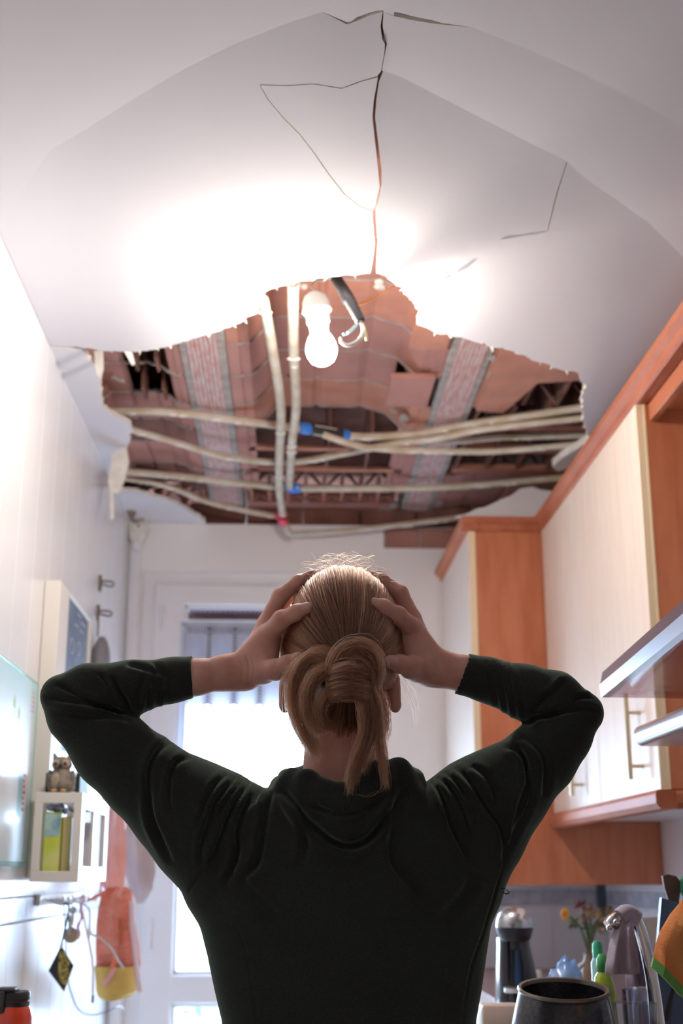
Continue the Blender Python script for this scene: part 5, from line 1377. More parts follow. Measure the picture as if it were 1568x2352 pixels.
def vnormals(me):
    n = np.zeros(len(me.vertices) * 3, np.float32); me.vertices.foreach_get('normal', n); return n.reshape(-1, 3)
nF, nR, nU = np.array(cF), np.array(cR), np.array(cU)
def nproj(co):
    v = co - np.array([0, 0, ZC]); z = v @ nF
    return 784 + FPX * (v @ nR) / z, 1176 - FPX * (v @ nU) / z

YM = 1.95
woman = thing('person', (.09, 1.97, 0), 'woman from behind in a dark green sweater, hands on her head, hair in a bun', 'person')
# ---------------- skin
M_skin = mat('skin', (.64, .36, .285), .5, var=.12, scale=30, col2=(.58, .29, .225), bump=.25, bscale=260, bdist=.0008, sss=.2, spec=.35)
M_nail = mat('nail', (.62, .36, .30), .3, spec=.5)
M_lip = mat('lips', (.50, .18, .15), .4)
B = Vox((-.40, 1.74, 1.02), (.51, 2.20, 1.69), .0026)
HC = W(787, 1478, 1.985)
B.ell(HC, (.083, .099, .117), k=0)
# face, tilted up towards the ceiling
ta = math.radians(24); fdir = np.array([0, math.cos(ta), math.sin(ta)]); udir = np.array([0, -math.sin(ta), math.cos(ta)])
RT = np.array([[1, 0, 0], fdir, udir])
B.ell(HC + fdir * .055 - udir * .062, (.066, .052, .070), k=.03, R=RT)
B.ell(HC + fdir * .088 - udir * .112, (.026, .020, .018), k=.02, R=RT)                       # chin
B.cone(HC + fdir * .105 - udir * .03, HC + fdir * .124 - udir * .062, .008, .012, k=.012)       # nose
for sx in (-1, 1):
    B.ell(HC + fdir * .103 - udir * .022 + np.array([sx * .031, 0, 0]), (.015, .012, .010), k=.010, mode='sub', R=RT)
    B.ell(HC + fdir * .092 - udir * .024 + np.array([sx * .031, 0, 0]), (.012, .012, .012), k=.004, R=RT)
    B.ell(HC + fdir * .08 - udir * .055 + np.array([sx * .045, 0, 0]), (.022, .018, .02), k=.02, R=RT)
    B.cone(HC + fdir * .108 - udir * .006 + np.array([sx * .012, 0, 0]), HC + fdir * .098 - udir * .004 + np.array([sx * .048, 0, 0]), .006, .004, k=.01)
B.ell(HC + fdir * .105 - udir * .084, (.020, .008, .005), k=.005, R=RT)
B.ell(HC + fdir * .104 - udir * .093, (.017, .009, .006), k=.005, R=RT)
# jaw seen past the neck, neck, nape
B.ell(W(783, 1600, 2.035), (.072, .055, .072), k=.03)
B.chain([(W(790, 1600, 1.965), .056), (W(794, 1700, 1.972), .0555), (W(794, 1760, 1.978), .060), (W(795, 1840, 1.985), .075)], k=.02)
# ears
for px, sx in ((655, -1), (907, 1)):
    c = W(px, 1588, 1.975)
    Re = Matrix.Rotation(sx * .35, 3, 'Z'); Rn = np.array(Re)
    B.ell(c, (.0115, .018, .029), k=.006, R=Rn)
    B.ell(c + np.array([0, .002, -.022]), (.008, .010, .011), k=.006, R=Rn)
    B.ell(c + np.array([sx * .012, .002, .002]), (.006, .0105, .019), k=.004, mode='sub', R=Rn)
# torso under the sweater
B.table([(1.03, .09, .15, 1.99, .07), (1.15, .09, .17, 1.99, .075), (1.25, .085, .15, 1.99, .065), (1.30, .085, .09, 1.985, .05)], k=.02)
# arms
LS, LE, LW = W(470, 1880, 1.985), W(150, 1600, 1.93), W(556, 1543, 1.962)
RS, RE, RW = W(1105, 1860, 1.985), W(1325, 1637, 1.93), W(988, 1531, 1.962)
B.chain([(W(600, 1900, 1.985), .055), (LS, .05), (LE, .025)], k=.02)
B.chain([(W(980, 1890, 1.985), .055), (RS, .056), (RE, .025)], k=.02)
p_ = mpx(500, 1550, YM)
B.chain([(LE, .025), (W(260, 1578, 1.94), .028), (W(405, 1562, 1.952), 34 * p_), (W(448, 1556, 1.955), 39.5 * p_), (W(520, 1545, 1.96), 39 * p_), (LW, 37 * p_)], k=.012, fy=.9)
B.chain([(RE, .025), (W(1240, 1598, 1.94), .028), (W(1106, 1558, 1.952), 34 * p_), (W(1064, 1547, 1.955), 39.5 * p_), (W(1015, 1537, 1.96), 40 * p_), (RW, 37 * p_)], k=.012, fy=.9)
nails = []
def hand(wr, J, palm):
    """J: finger -> list of (px, py, Y, r px) from knuckle to tip; palm: list of bones (a, b)"""
    q = mpx(*wr[:2], wr[2])
    P = lambda t: (W(t[0], t[1], t[2]), t[3] * q * 1.14)
    for a, b in palm:
        A, Ra = P(a); Bq, Rb = P(b); B.cone(A, Bq, Ra, Rb, k=.012, fy=.8)
    for nm, js in J.items():
        pts = [P(j) for j in js]
        B.chain(pts, k=.0045)
        for (a, ra) in pts[1:-1]: B.ell(a, (ra * 1.05,) * 3, k=.004)
        nails.append((pts[-1][0], pts[-2][0], pts[-1][1], nm))
HL = {
 'index': [(617, 1456, 1.950, 21), (646, 1423, 1.925, 17.5), (681, 1407, 1.910, 15.5), (706, 1397, 1.905, 13)],
 'middle': [(613, 1432, 1.978, 20), (643, 1370, 1.972, 16.5), (685, 1337, 1.975, 14.5), (716, 1321, 1.982, 12)],
 'ring': [(622, 1430, 2.005, 19), (650, 1376, 2.018, 15.5), (690, 1340, 2.030, 14), (716, 1326, 2.036, 12)],
 'little': [(634, 1446, 2.030, 17), (655, 1408, 2.052, 14), (677, 1380, 2.064, 12.5), (694, 1362, 2.070, 11)],
 'thumb': [(600, 1541, 1.942, 25), (632, 1538, 1.924, 20), (660, 1525, 1.908, 16.5), (684, 1512, 1.900, 13)]}
PLl = [((556, 1543, 1.962, 38), (590, 1515, 1.958, 38)), ((590, 1515, 1.958, 36), (616, 1458, 1.955, 24)), ((590, 1510, 1.965, 34), (613, 1436, 1.978, 22)), ((585, 1515, 1.975, 32), (622, 1434, 2.003, 20)),
       ((585, 1520, 1.985, 28), (634, 1448, 2.028, 18)), ((575, 1540, 1.955, 34), (604, 1540, 1.942, 27)), ((604, 1535, 1.945, 24), (617, 1470, 1.955, 22))]
hand((580, 1520, YM), HL, PLl)
HR_ = {
 'index': [(945, 1442, 1.950, 21), (914, 1414, 1.925, 17.5), (880, 1395, 1.908, 15.5), (858, 1387, 1.903, 13)],
 'middle': [(944, 1420, 1.978, 20), (918, 1363, 1.972, 16.5), (876, 1334, 1.975, 14.5), (842, 1320, 1.984, 12)],
 'ring': [(935, 1420, 2.005, 19), (910, 1368, 2.018, 15.5), (872, 1336, 2.030, 14), (846, 1324, 2.036, 12)],
 'little': [(922, 1436, 2.030, 17), (902, 1400, 2.052, 14), (880, 1374, 2.064, 12.5), (864, 1358, 2.070, 11)],
 'thumb': [(962, 1536, 1.942, 26), (944, 1533, 1.926, 22), (920, 1525, 1.910, 17), (897, 1520, 1.900, 13.5)]}
PLr = [((988, 1531, 1.962, 38), (966, 1506, 1.958, 37)), ((966, 1506, 1.958, 35), (946, 1445, 1.955, 24)), ((968, 1502, 1.965, 32), (944, 1424, 1.978, 22)), ((968, 1505, 1.975, 30), (935, 1424, 2.003, 20)),
       ((968, 1508, 1.985, 27), (922, 1438, 2.028, 18)), ((978, 1532, 1.955, 34), (960, 1535, 1.942, 28)), ((956, 1530, 1.945, 24), (944, 1462, 1.955, 22))]
hand((970, 1510, YM), HR_, PLr)
me, co = B.mesh('body', 2)
bx, by = nproj(co)
me.update(); nr = vnormals(me)
# skin creases at the wrists and knuckles
def folds(co, nr, px, py, curves, front=True):
    """presses fold lines (pixel polylines) into a surface that faces the camera: valley with a raised lip"""
    view = co - np.array([0, 0, ZC]); view /= np.linalg.norm(view, axis=1)[:, None]
    face = np.clip(-(nr * view).sum(1) * 2.5 + .25, 0, 1)
    disp = np.zeros(len(co))
    for pts, sg, amp, lip in curves:
        P = np.array(pts, float)
        x0, y0 = P.min(0) - sg * 5; x1, y1 = P.max(0) + sg * 5
        idx = np.nonzero((px > x0) & (px < x1) & (py > y0) & (py < y1) & (face > 0))[0]
        if len(idx) == 0: continue
        # smooth polyline
        Q = []
        for i in range(len(P) - 1):
            p0, p1, p2, p3 = P[max(i - 1, 0)], P[i], P[i + 1], P[min(i + 2, len(P) - 1)]
            for k in range(6):
                t = k / 6; Q.append(.5 * (2 * p1 + (p2 - p0) * t + (2 * p0 - 5 * p1 + 4 * p2 - p3) * t * t + (3 * p1 - p0 - 3 * p2 + p3) * t ** 3))
        Q.append(P[-1]); Q = np.array(Q)
        X = np.stack([px[idx], py[idx]], 1); best = np.full(len(idx), 1e9); sd = np.zeros(len(idx)); tt = np.zeros(len(idx))
        for i in range(len(Q) - 1):
            a, b = Q[i], Q[i + 1]; ab = b - a; L2 = max(ab @ ab, 1e-9); t = np.clip(((X - a) @ ab) / L2, 0, 1)
            r = X - a - t[:, None] * ab; d = np.hypot(r[:, 0], r[:, 1]); m = d < best
            best[m] = d[m]; sd[m] = (np.sign(ab[0] * r[:, 1] - ab[1] * r[:, 0]) * d)[m]; tt[m] = ((i + t) / (len(Q) - 1))[m]
        env = np.clip(np.minimum(tt, 1 - tt) * 5, 0.0, 1) ** .7 * face[idx]
        u = sd / sg
        disp[idx] += env * amp * (-np.exp(-u * u) + lip * np.exp(-((u - 2.0) / 1.3) ** 2) + .5 * lip * np.exp(-((u + 2.2) / 1.4) ** 2))
    return co + nr * disp[:, None]
cw = [([(548, 1508), (556, 1535), (552, 1572)], 2.2, .0012, .5), ([(562, 1500), (572, 1532), (566, 1570)], 2.2, .0012, .5), ([(576, 1505), (584, 1535), (578, 1566)], 2, .001, .5),
      ([(985, 1500), (976, 1530), (984, 1560)], 2.2, .0012, .5), ([(998, 1500), (993, 1535), (1000, 1568)], 2.2, .0009, .5),
      ([(634, 1412), (642, 1422), (646, 1434)], 1.8, .0009, .5), ([(642, 1408), (650, 1418), (653, 1430)], 1.8, .0009, .5), ([(922, 1402), (916, 1414), (912, 1426)], 1.8, .0009, .5), ([(914, 1400), (908, 1412), (906, 1422)], 1.8, .0009, .5),
      ([(610, 1556), (622, 1540), (640, 1520)], 2.5, .001, .3)]
co = folds(co, nr, bx, by, cw)
me.vertices.foreach_set('co', co.astype(np.float32).ravel()); me.update()
body_co = co.copy(); body_faces = [tuple(p.vertices) for p in me.polygons]
body = link('body', me, [M_skin, M_nail, M_lip], woman)
# nails and lips are painted areas of the one skin
mi = np.zeros(len(me.polygons), np.int32); fc = np.zeros(len(me.polygons) * 3, np.float32); me.polygons.foreach_get('center', fc); fc = fc.reshape(-1, 3)
fn = np.zeros(len(me.polygons) * 3, np.float32); me.polygons.foreach_get('normal', fn); fn = fn.reshape(-1, 3)
for tip, prev, r, nm in nails:
    d = (tip - prev) / np.linalg.norm(tip - prev); out_ = (tip - HC); out_ -= d * (out_ @ d); out_ /= np.linalg.norm(out_)
    if nm in ('index', 'thumb'): out_ = out_ + np.array([0, -.6, .35]); out_ /= np.linalg.norm(out_)
    sd_ = np.cross(d, out_); v = fc - (tip + d * r * .25)
    m = (np.abs(v @ d) < r * .85) & (np.abs(v @ sd_) < r * .62) & ((fn @ out_) > .55) & (np.linalg.norm(v, axis=1) < r * 1.6)
    mi[m] = 1
v = fc - (HC + fdir * .105 - udir * .088); mi[(np.abs(v[:, 0]) < .021) & (np.abs(v @ udir) < .010) & (v @ fdir > -.004) & (np.abs(v @ fdir) < .02)] = 2
me.polygons.foreach_set('material_index', mi); me.update()
for sx in (-1, 1):
    ec = HC + fdir * .0945 - udir * .024 + np.array([sx * .031, 0, 0])
    e_ = MB().ell(tuple(ec), (.0115, .0115, .0115), 16).build('eye', mat('eye_white', (.75, .72, .70), .15), woman, smooth=80)
    MB().ell(tuple(ec + fdir * .0105), (.005, .005, .005), 12).build('iris', mat('iris', (.10, .16, .20), .1), e_, smooth=80)
st = W(660, 1612, 1.958); MB().ell(tuple(st), (.0028, .0028, .0028), 10).build('ear_stud', mat('dark_stud', (.12, .12, .12), .2, metal=.8), woman, smooth=80)

# ---------------- sweater
G_ = Vox((-.46, 1.76, .80), (.56, 2.20, 1.53), .0034)
q = mpx(800, 1900, YM)
def trow(py, xc, hw, yc, dp): 
    c = W(xc, py, YM); return (float(c[2]), float(c[0]), hw * q, yc, dp)
G_.table([trow(1788, 793, 95, 1.985, .060), trow(1810, 792, 150, 1.985, .072), trow(1835, 790, 200, 1.985, .082), trow(1870, 790, 262, 1.985, .090), trow(1910, 790, 298, 1.985, .097), trow(1960, 790, 318, 1.985, .102), trow(2020, 790, 332, 1.985, .106),
          trow(2080, 793, 338, 1.985, .108), trow(2140, 797, 330, 1.988, .108), trow(2200, 800, 317, 1.99, .106), trow(2280, 803, 302, 1.993, .102), trow(2352, 805, 286, 1.995, .100), trow(2440, 806, 284, 1.998, .100), trow(2560, 806, 300, 2.0, .108), trow(2610, 806, 306, 2.0, .110)], k=0)
def arm(pts, k=.014): G_.chain([(W(x, y, Y), r * q) for x, y, Y, r in pts], k=k)
arm([(142, 1598, 1.930, 46), (174, 1638, 1.935, 66), (258, 1721, 1.950, 89), (333, 1786, 1.962, 97), (403, 1844, 1.972, 111), (466, 1888, 1.982, 124)], .012)
arm([(466, 1888, 1.982, 122), (560, 1920, 1.985, 118)], .03)
arm([(1336, 1637, 1.930, 47), (1289, 1688, 1.935, 69), (1242, 1740, 1.950, 82), (1169, 1807, 1.965, 98), (1112, 1853, 1.980, 115)], .012)
arm([(1112, 1853, 1.980, 113), (1020, 1905, 1.985, 115)], .03)
arm([(480, 1945, 1.985, 105), (505, 2012, 1.985, 86)], .03); arm([(1090, 1942, 1.985, 102), (1066, 2012, 1.985, 90)], .03)
# forearm sleeves cut square at the cuffs, with a hollow mouth
def sleeve(pts, mouth, inner):
    P = [(W(x, y, Y), r * q) for x, y, Y, r in pts]
    c = W(*mouth[:3]); d = P[-1][0] - P[-2][0]; d = d / np.linalg.norm(d)
    d = d + np.array(mouth[3]); d /= np.linalg.norm(d)
    for i, (a, b) in enumerate(zip(P[:-1], P[1:])):
        G_.cone(a[0], b[0], a[1], b[1], .010, fy=.92, cut=(c, d) if i == len(P) - 2 else None)
    return c, d, inner * q
cuffs = [sleeve([(142, 1598, 1.930, 45), (200, 1587, 1.935, 61), (300, 1580, 1.943, 62), (395, 1562, 1.952, 51), (470, 1551, 1.958, 49)], (443, 1554, 1.956, (0, -.12, -.10)), 42),
         sleeve([(1336, 1637, 1.930, 47), (1275, 1604, 1.935, 62), (1205, 1590, 1.943, 64), (1120, 1562, 1.952, 52), (1035, 1541, 1.958, 50)], (1060, 1547, 1.956, (0, -.12, .12)), 42)]
for c, d, r in cuffs: G_.cone(c - d * .016, c + d * .05, r, r, 0, mode='sub', fy=.92)
# cowl collar: a soft roll round the neck, lowest at the back
ring = [(644, 1806, 1.965, 21), (672, 1792, 1.935, 25), (706, 1796, 1.908, 26), (745, 1818, 1.893, 25), (790, 1826, 1.888, 25), (835, 1808, 1.892, 26), (872, 1776, 1.905, 28), (915, 1770, 1.930, 27), (950, 1790, 1.962, 22),
        (925, 1775, 2.03, 22), (860, 1765, 2.075, 24), (790, 1765, 2.09, 24), (715, 1775, 2.07, 24), (660, 1790, 2.02, 22), (644, 1806, 1.965, 21)]
G_.chain([(W(x, y, Y), r * q) for x, y, Y, r in ring], k=.010)
G_.chain([(W(x, y, Y), r * q) for x, y, Y, r in ((660, 1830, 1.94, 34), (700, 1860, 1.915, 34), (790, 1885, 1.905, 36), (870, 1855, 1.913, 34), (930, 1820, 1.94, 32))], k=.025)
# hollow between the roll and the neck
G_.cone(W(794, 1730, 1.975), W(794, 1806, 1.982), .066, .068, .006, mode='sub')
me, co = G_.mesh('sweater', 3)

sx_, sy_ = nproj(co); nr = vnormals(me)
C = []
def F(pts, sg=7, amp=.0045, lip=.55): C.append((pts, sg, amp * (1.5 if amp >= .003 else 1.0), lip))
# left shoulder and sleeve
F([(398, 1700), (366, 1722), (345, 1760), (341, 1810), (347, 1877), (366, 1925), (395, 1985)], 7, .0055)
F([(436, 1738), (405, 1751), (389, 1790), (386, 1830), (392, 1862)], 6, .0045)
F([(545, 1782), (500, 1835), (478, 1890), (463, 1940), (460, 1987)], 6, .005)
F([(582, 1784), (545, 1835), (522, 1885), (505, 1930), (481, 1985)], 6, .005)
F([(596, 1804), (560, 1860), (545, 1910), (544, 1965), (514, 2037)], 7, .005)
F([(622, 1815), (612, 1860), (605, 1905), (590, 1981), (552, 2022)], 8, .005)
F([(520, 1776), (492, 1806), (470, 1850), (455, 1900)], 6, .0035)
F([(565, 1782), (522, 1838), (505, 1870)], 5, .0035)
F([(606, 1808), (590, 1830), (582, 1850)], 4, .004)
# right shoulder and sleeve
F([(989, 1790), (1008, 1818), (1025, 1860), (1040, 1905), (1078, 1981)], 6, .005)
F([(1004, 1783), (1030, 1805), (1052, 1840), (1067, 1874), (1084, 1925)], 6, .005)
F([(1045, 1762), (1075, 1790), (1098, 1825), (1120, 1860), (1146, 1895), (1157, 1930), (1157, 1985)], 6, .0055)
F([(1084, 1757), (1112, 1780), (1130, 1810), (1140, 1845)], 6, .0045)
F([(1185, 1712), (1205, 1745), (1210, 1790), (1200, 1835), (1172, 1918)], 7, .0055)
F([(1198, 1690), (1236, 1720), (1253, 1762), (1250, 1831)], 7, .0055)
F([(1159, 1713), (1194, 1732), (1213, 1778), (1217, 1839), (1182, 1915), (1160, 1965)], 6, .004)
F([(1020, 1772), (1050, 1800), (1070, 1830)], 5, .004)
# elbows
F([(128, 1569), (179, 1598), (242, 1626), (300, 1640)], 6, .004)
F([(100, 1603), (166, 1611), (230, 1625), (290, 1638)], 6, .0045)
F([(255, 1552), (276, 1590), (290, 1612), (300, 1640)], 6, .005)
F([(225, 1545), (250, 1575), (262, 1600)], 5, .003)
F([(120, 1640), (190, 1650), (250, 1646), (300, 1655)], 7, .003)
F([(1310, 1622), (1270, 1636), (1236, 1645), (1210, 1664)], 6, .005)
F([(1380, 1635), (1330, 1628), (1280, 1640), (1230, 1652)], 6, .004)
F([(1300, 1560), (1270, 1590), (1240, 1612), (1215, 1650)], 6, .004)
F([(1360, 1600), (1330, 1604), (1305, 1618)], 5, .003)
# scrunched forearms
for x in (318, 340, 362, 382): F([(x + 16, 1540), (x + 6, 1580), (x - 6, 1640)], 5.5, .0027)
for x in (1142, 1160, 1180, 1199): F([(x - 26, 1515), (x - 8, 1570), (x + 8, 1670)], 5.5, .0029)
F([(352, 1520), (372, 1545), (390, 1560)], 6, .003); F([(290, 1524), (330, 1535), (372, 1552)], 6, .003)
# collar drape and the back
F([(655, 1815), (688, 1860), (720, 1900), (765, 1935), (809, 1945), (850, 1926), (880, 1890), (900, 1852)], 9, .0065, .7)
F([(668, 1806), (705, 1848), (750, 1868), (800, 1872), (850, 1855), (890, 1825)], 7, .004)
F([(640, 1812), (668, 1840), (690, 1872), (702, 1936), (690, 1995)], 9, .004)
F([(930, 1812), (908, 1858), (899, 1960), (921, 2009), (972, 2060)], 9, .004)
F([(720, 1845), (740, 1858), (762, 1862)], 5, .003)
F([(650, 2120), (580, 2050), (548, 2020)], 12, .003); F([(1010, 2110), (1060, 2060), (1085, 2010)], 12, .003)
F([(470, 1990), (445, 2030), (432, 2052)], 2.5, .0025, .2)                                  # armhole seams
F([(1157, 1981), (1140, 2040), (1110, 2140), (1080, 2230), (1060, 2352)], 2.5, .0025, .2)
F([(812, 1925), (818, 2010), (820, 2200), (820, 2352)], 2, .001, .1)                          # centre-back seam
F([(540, 2120), (570, 2210), (590, 2352)], 3, .0016, .3)
co = folds(co, nr, sx_, sy_, C)
me.vertices.foreach_set('co', co.astype(np.float32).ravel()); me.update()
M_knitw = mat('dark_green_knit', (.030, .035, .031), .95, var=.25, scale=400, col2=(.022, .025, .024), bump=.6, bscale=900, spec=.12, sheen=.7, bdist=.0012)
N_ = M_knitw.node_tree.nodes['Principled BSDF']; N_.inputs['Sheen Tint'].default_value = (.45, .62, .48, 1); N_.inputs['Sheen Roughness'].default_value = .35
sweater = link('sweater', me, M_knitw, woman)
# loose threads
b = MB(); th = [W(1148, 2036, 1.92), W(1153, 2044, 1.915), W(1158, 2052, 1.915), W(1166, 2052, 1.915), W(1170, 2048, 1.917)]
b.tube([Vector(t) for t in th], .0006, 5, sub=5); th = [W(1152, 2040, 1.92), W(1162, 2043, 1.915), W(1168, 2052, 1.915), W(1160, 2054, 1.915)]
b.tube([Vector(t) for t in th], .0005, 5, sub=5); b.build('loose_thread', M_knitw, woman)
# ---------------- trousers and shoes (below the frame)
Tq = Vox((-.15, 1.83, .0), (.34, 2.17, .97), .008)
Tq.table([(.84, .098, .175, 2.0, .095), (.90, .098, .172, 2.0, .095), (.95, .098, .165, 2.0, .09)], k=0)
for s_ in (-1, 1):
    Tq.chain([(np.array([.098 + s_ * .085, 2.0, .84]), .088), (np.array([.098 + s_ * .09, 2.0, .48]), .062), (np.array([.098 + s_ * .09, 1.99, .10]), .050)], k=.03)
me, co = Tq.mesh('trousers', 3)
link('trousers', me, mat('dark_denim', (.03, .04, .07), .85, var=.3, scale=60), woman)
for s_ in (-1, 1):
    x = .098 + s_ * .09
    b = MB(); b.ell((x, 2.05, .045), (.045, .125, .042), 18).box(x - .042, x + .042, 1.935, 2.165, .0, .02, .008, 2)
    b.build('shoe', mat('grey_shoe', (.2, .2, .21), .7), woman, smooth=50)

# ---------------- hair
HR = np.array([.0945, .1045, .1225])
def on_head(d, off=0.0): return HC + d / np.sqrt(((d / (HR + off)) ** 2).sum())     # point of the hair surface in direction d
Tpt = W(806, 1556, 1.86)
def unit(v): return v / np.linalg.norm(v)
Td = unit((Tpt - HC) / 1.0)
fz = lambda d: d @ fdir; uz = lambda d: d @ udir
def scalp(d):
    f, u = fz(d), uz(d)
    if f > .30 and u < .62: return False
    if f > .72: return False
    if f > -.15 and u < -.10: return False          # ears, cheeks
    if d[2] < -.62: return False
    return True
M_cap = mat('hair_base', (.19, .095, .045), .7, var=.4, scale=60, stretch=(8, 1, 1))
nu_, nv_ = 72, 48; V_ = []; keep = []
for j in range(nv_ + 1):
    el = PI * (j / nv_) - PI / 2
    for i in range(nu_):
        w = 2 * PI * i / nu_; d = np.array([math.cos(el) * math.cos(w), math.cos(el) * math.sin(w), math.sin(el)])
        V_.append(tuple(on_head(d, -.0015) if scalp(d) else on_head(d, -.004))); keep.append(scalp(d))
fs = []
for j in range(nv_):
    for i in range(nu_):
        a = (j * nu_ + i, j * nu_ + (i + 1) % nu_, (j + 1) * nu_ + (i + 1) % nu_, (j + 1) * nu_ + i)
        if all(keep[k] for k in a): fs.append(a)
used = sorted({i for f in fs for i in f}); rm = {o_: n_ for n_, o_ in enumerate(used)}
hb = MB(); hb.add([V_[i] for i in used], [[rm[i] for i in f] for f in fs])
# solid heart of the bun
bunc = W(800, 1572, 1.845)
hair = hb.ell(tuple(bunc), (.026, .022, .027), 18).ell(tuple(W(806, 1556, 1.868)), (.03, .02, .03), 14).build('hair', M_cap, woman, smooth=80)
rs = np.random.RandomState(5)
def hair_material(name, c0, c1, rough=.32):
    m = bpy.data.materials.new(name); m.use_nodes = True; nt = m.node_tree; N = nt.nodes; L = nt.links; N.remove(N['Principled BSDF'])
    h = N.new('ShaderNodeBsdfHairPrincipled'); h.parametrization = 'COLOR'; h.inputs['Roughness'].default_value = rough; h.inputs['Radial Roughness'].default_value = .45
    at = N.new('ShaderNodeAttribute'); at.attribute_name = 'tint'; cr = N.new('ShaderNodeValToRGB'); cr.color_ramp.elements[0].color = (*c0, 1); cr.color_ramp.elements[1].color = (*c1, 1)
    L.new(at.outputs['Fac'], cr.inputs['Fac']); L.new(cr.outputs['Color'], h.inputs['Color']); L.new(h.outputs[0], N['Material Output'].inputs['Surface']); return m
M_hair = hair_material('blond_hair', (.017, .0052, .0028), (.32, .122, .062))
def curves_obj(name, strands, rad, mat_, parent, tint=None):
    hc = bpy.data.hair_curves.new(name); hc.add_curves([len(s_) for s_ in strands])
    P = np.concatenate(strands).astype(np.float32)
    hc.points.foreach_set('position', P.ravel())
    r = np.concatenate([rad * np.clip(1.15 - .75 * np.linspace(0, 1, len(s_)) ** 2, .2, 1) for s_ in strands]).astype(np.float32)
    at = hc.attributes.get('radius') or hc.attributes.new('radius', 'FLOAT', 'POINT')
    at.data.foreach_set('value', r)
    tv = np.concatenate([np.full(len(s_), np.clip((tint[i] if tint is not None else .5) + rs.normal(scale=.22), 0, 1)) for i, s_ in enumerate(strands)]).astype(np.float32)
    ta_ = hc.attributes.new('tint', 'FLOAT', 'POINT'); ta_.data.foreach_set('value', tv)
    hc.materials.append(mat_)
    o = bpy.data.objects.new(name, hc); COL.objects.link(o); o.parent = parent
    o.location = -WL[parent.name] if parent.name in WL and parent.type == 'EMPTY' else (0, 0, 0)
    tag(o, kind='stuff'); return o
strands = []; tints = []
NS = 10000
while len(strands) < NS:
    d = unit(rs.normal(size=3))
    if not scalp(d): continue
    ang = math.acos(np.clip(d @ Td, -1, 1))
    if ang < .12: continue
    if rs.rand() < .35 and ang < 1.0: continue
    n = 14; t = np.linspace(0, 1, n); so = math.sin(ang)
    D = (np.sin((1 - t) * ang)[:, None] * d + np.sin(t * ang)[:, None] * Td) / so
    cl = np.array([noise.noise(Vector(d * 9)), noise.noise(Vector(d * 9 + 7)), noise.noise(Vector(d * 9 + 13))])
    c2 = np.array([noise.noise(Vector(d * 34)), noise.noise(Vector(d * 34 + 5)), noise.noise(Vector(d * 34 + 9))])
    D = D + (cl * .13 + c2 * .07)[None, :] * np.sin(PI * t)[:, None]
    D /= np.linalg.norm(D, axis=1)[:, None]
    lift = rs.rand() * .0035 + .002 * max(0, noise.noise(Vector(d * 20)))
    # locks: neighbouring hairs share height and colour, seen as grooves running to the bun
    lat = d - Td * (d @ Td); phi = math.atan2(lat @ np.array([0, -.4, .9]), lat[0])
    g1 = noise.noise(Vector((phi * 7.0, 3.1 + ang, 0))) * .5 + noise.noise(Vector((phi * 24.0, ang * 1.6, 5))) * .8
    lift += .0035 * g1 + .004 * math.exp(-((d[2] + .05) / .3) ** 2) * abs(d[0])
    tints.append(.40 + .95 * g1 + .3 * c2[0])
    R = 1 / np.sqrt(((D / HR) ** 2).sum(1)); off = -.001 + lift * np.sin(PI * np.clip(t * 1.1, 0, 1)) ** .7 + .006 * t ** 3
    P = HC + D * (R + off)[:, None] + np.cumsum(rs.normal(scale=.0005, size=(n, 3)), 0) * np.sin(PI * t)[:, None]
    strands.append(P)
# hair of the nape, rooted on the neck, combed up into the bun; a few hang loose
from mathutils.bvhtree import BVHTree
bvh = BVHTree.FromPolygons([Vector(v) for v in body_co], body_faces)
def on_skin(x, y, off=.0006):
    d = ray(x, y).normalized(); h = bvh.ray_cast(CAM, d)
    return np.array(h[0] - d * off) if h[0] is not None else W(x, y, 1.93)
for k in range(3600):
    x = rs.uniform(692, 892); y0 = rs.triangular(1575, 1612, 1706) - abs(x - 797) * .25; a = on_skin(x, y0); n = 9; t = np.linspace(0, 1, n)
    g = noise.noise(Vector((x * .09, 1.7, 0)))
    if k < 3350:
        e = W(802 + (x - 800) * .45, 1588, 1.866); m_ = (a + e) / 2 + np.array([0, -.007 - .004 * g, 0]); tints.append(.22 + .4 * g)
    else:
        y1 = y0 + rs.uniform(25, 80); xe = x + rs.normal(0, 10); e = on_skin(xe, y1, .001); m_ = (a + e) / 2 + np.array([rs.normal(0, .003), -.004, 0]); tints.append(.6)
    strands.append((1 - t)[:, None] ** 2 * a + 2 * (t * (1 - t))[:, None] * m_ + t[:, None] ** 2 * e)
curves_obj('hair_strands', strands, .00030, M_hair, hair, tints)
# flyaway hairs against the light
fly = []
for k in range(110):
    w = rs.normal(0, .42); d = unit(np.array([math.sin(w) * .75, rs.uniform(-.35, .25), math.cos(w) * 1.0])); a = on_head(d, .002); n = 12; t = np.linspace(0, 1, n)
    tn = unit(np.cross(d, rs.normal(size=3))); l = rs.uniform(.02, .065); hgt = rs.uniform(.003, .014) * (1.4 if abs(w) < .5 else .7)
    fly.append(a + np.outer(t, tn * l) + np.outer(np.sin(PI * t * rs.uniform(.6, 1.1)), d * hgt) + np.cumsum(rs.normal(scale=.0006, size=(n, 3)), 0))
for pts in ([(925, 1556), (938, 1585), (950, 1620), (957, 1652)], [(922, 1556), (932, 1590), (946, 1628), (956, 1672)], [(926, 1560), (952, 1592), (962, 1640), (955, 1674)],
            [(900, 1492), (935, 1478), (975, 1450)], [(735, 1318), (728, 1290), (716, 1268)], [(850, 1300), (845, 1280), (860, 1276)], [(760, 1296), (772, 1278), (790, 1272), (800, 1284)]):
    Pq = [Vector(W(x, y, 1.95)) for x, y in pts]
    for k in range(3):
        o_, _ = spline([p + Vector(rs.normal(scale=.0012, size=3)) for p in Pq], [1] * len(Pq), 5); fly.append(np.array([tuple(p) for p in o_]))
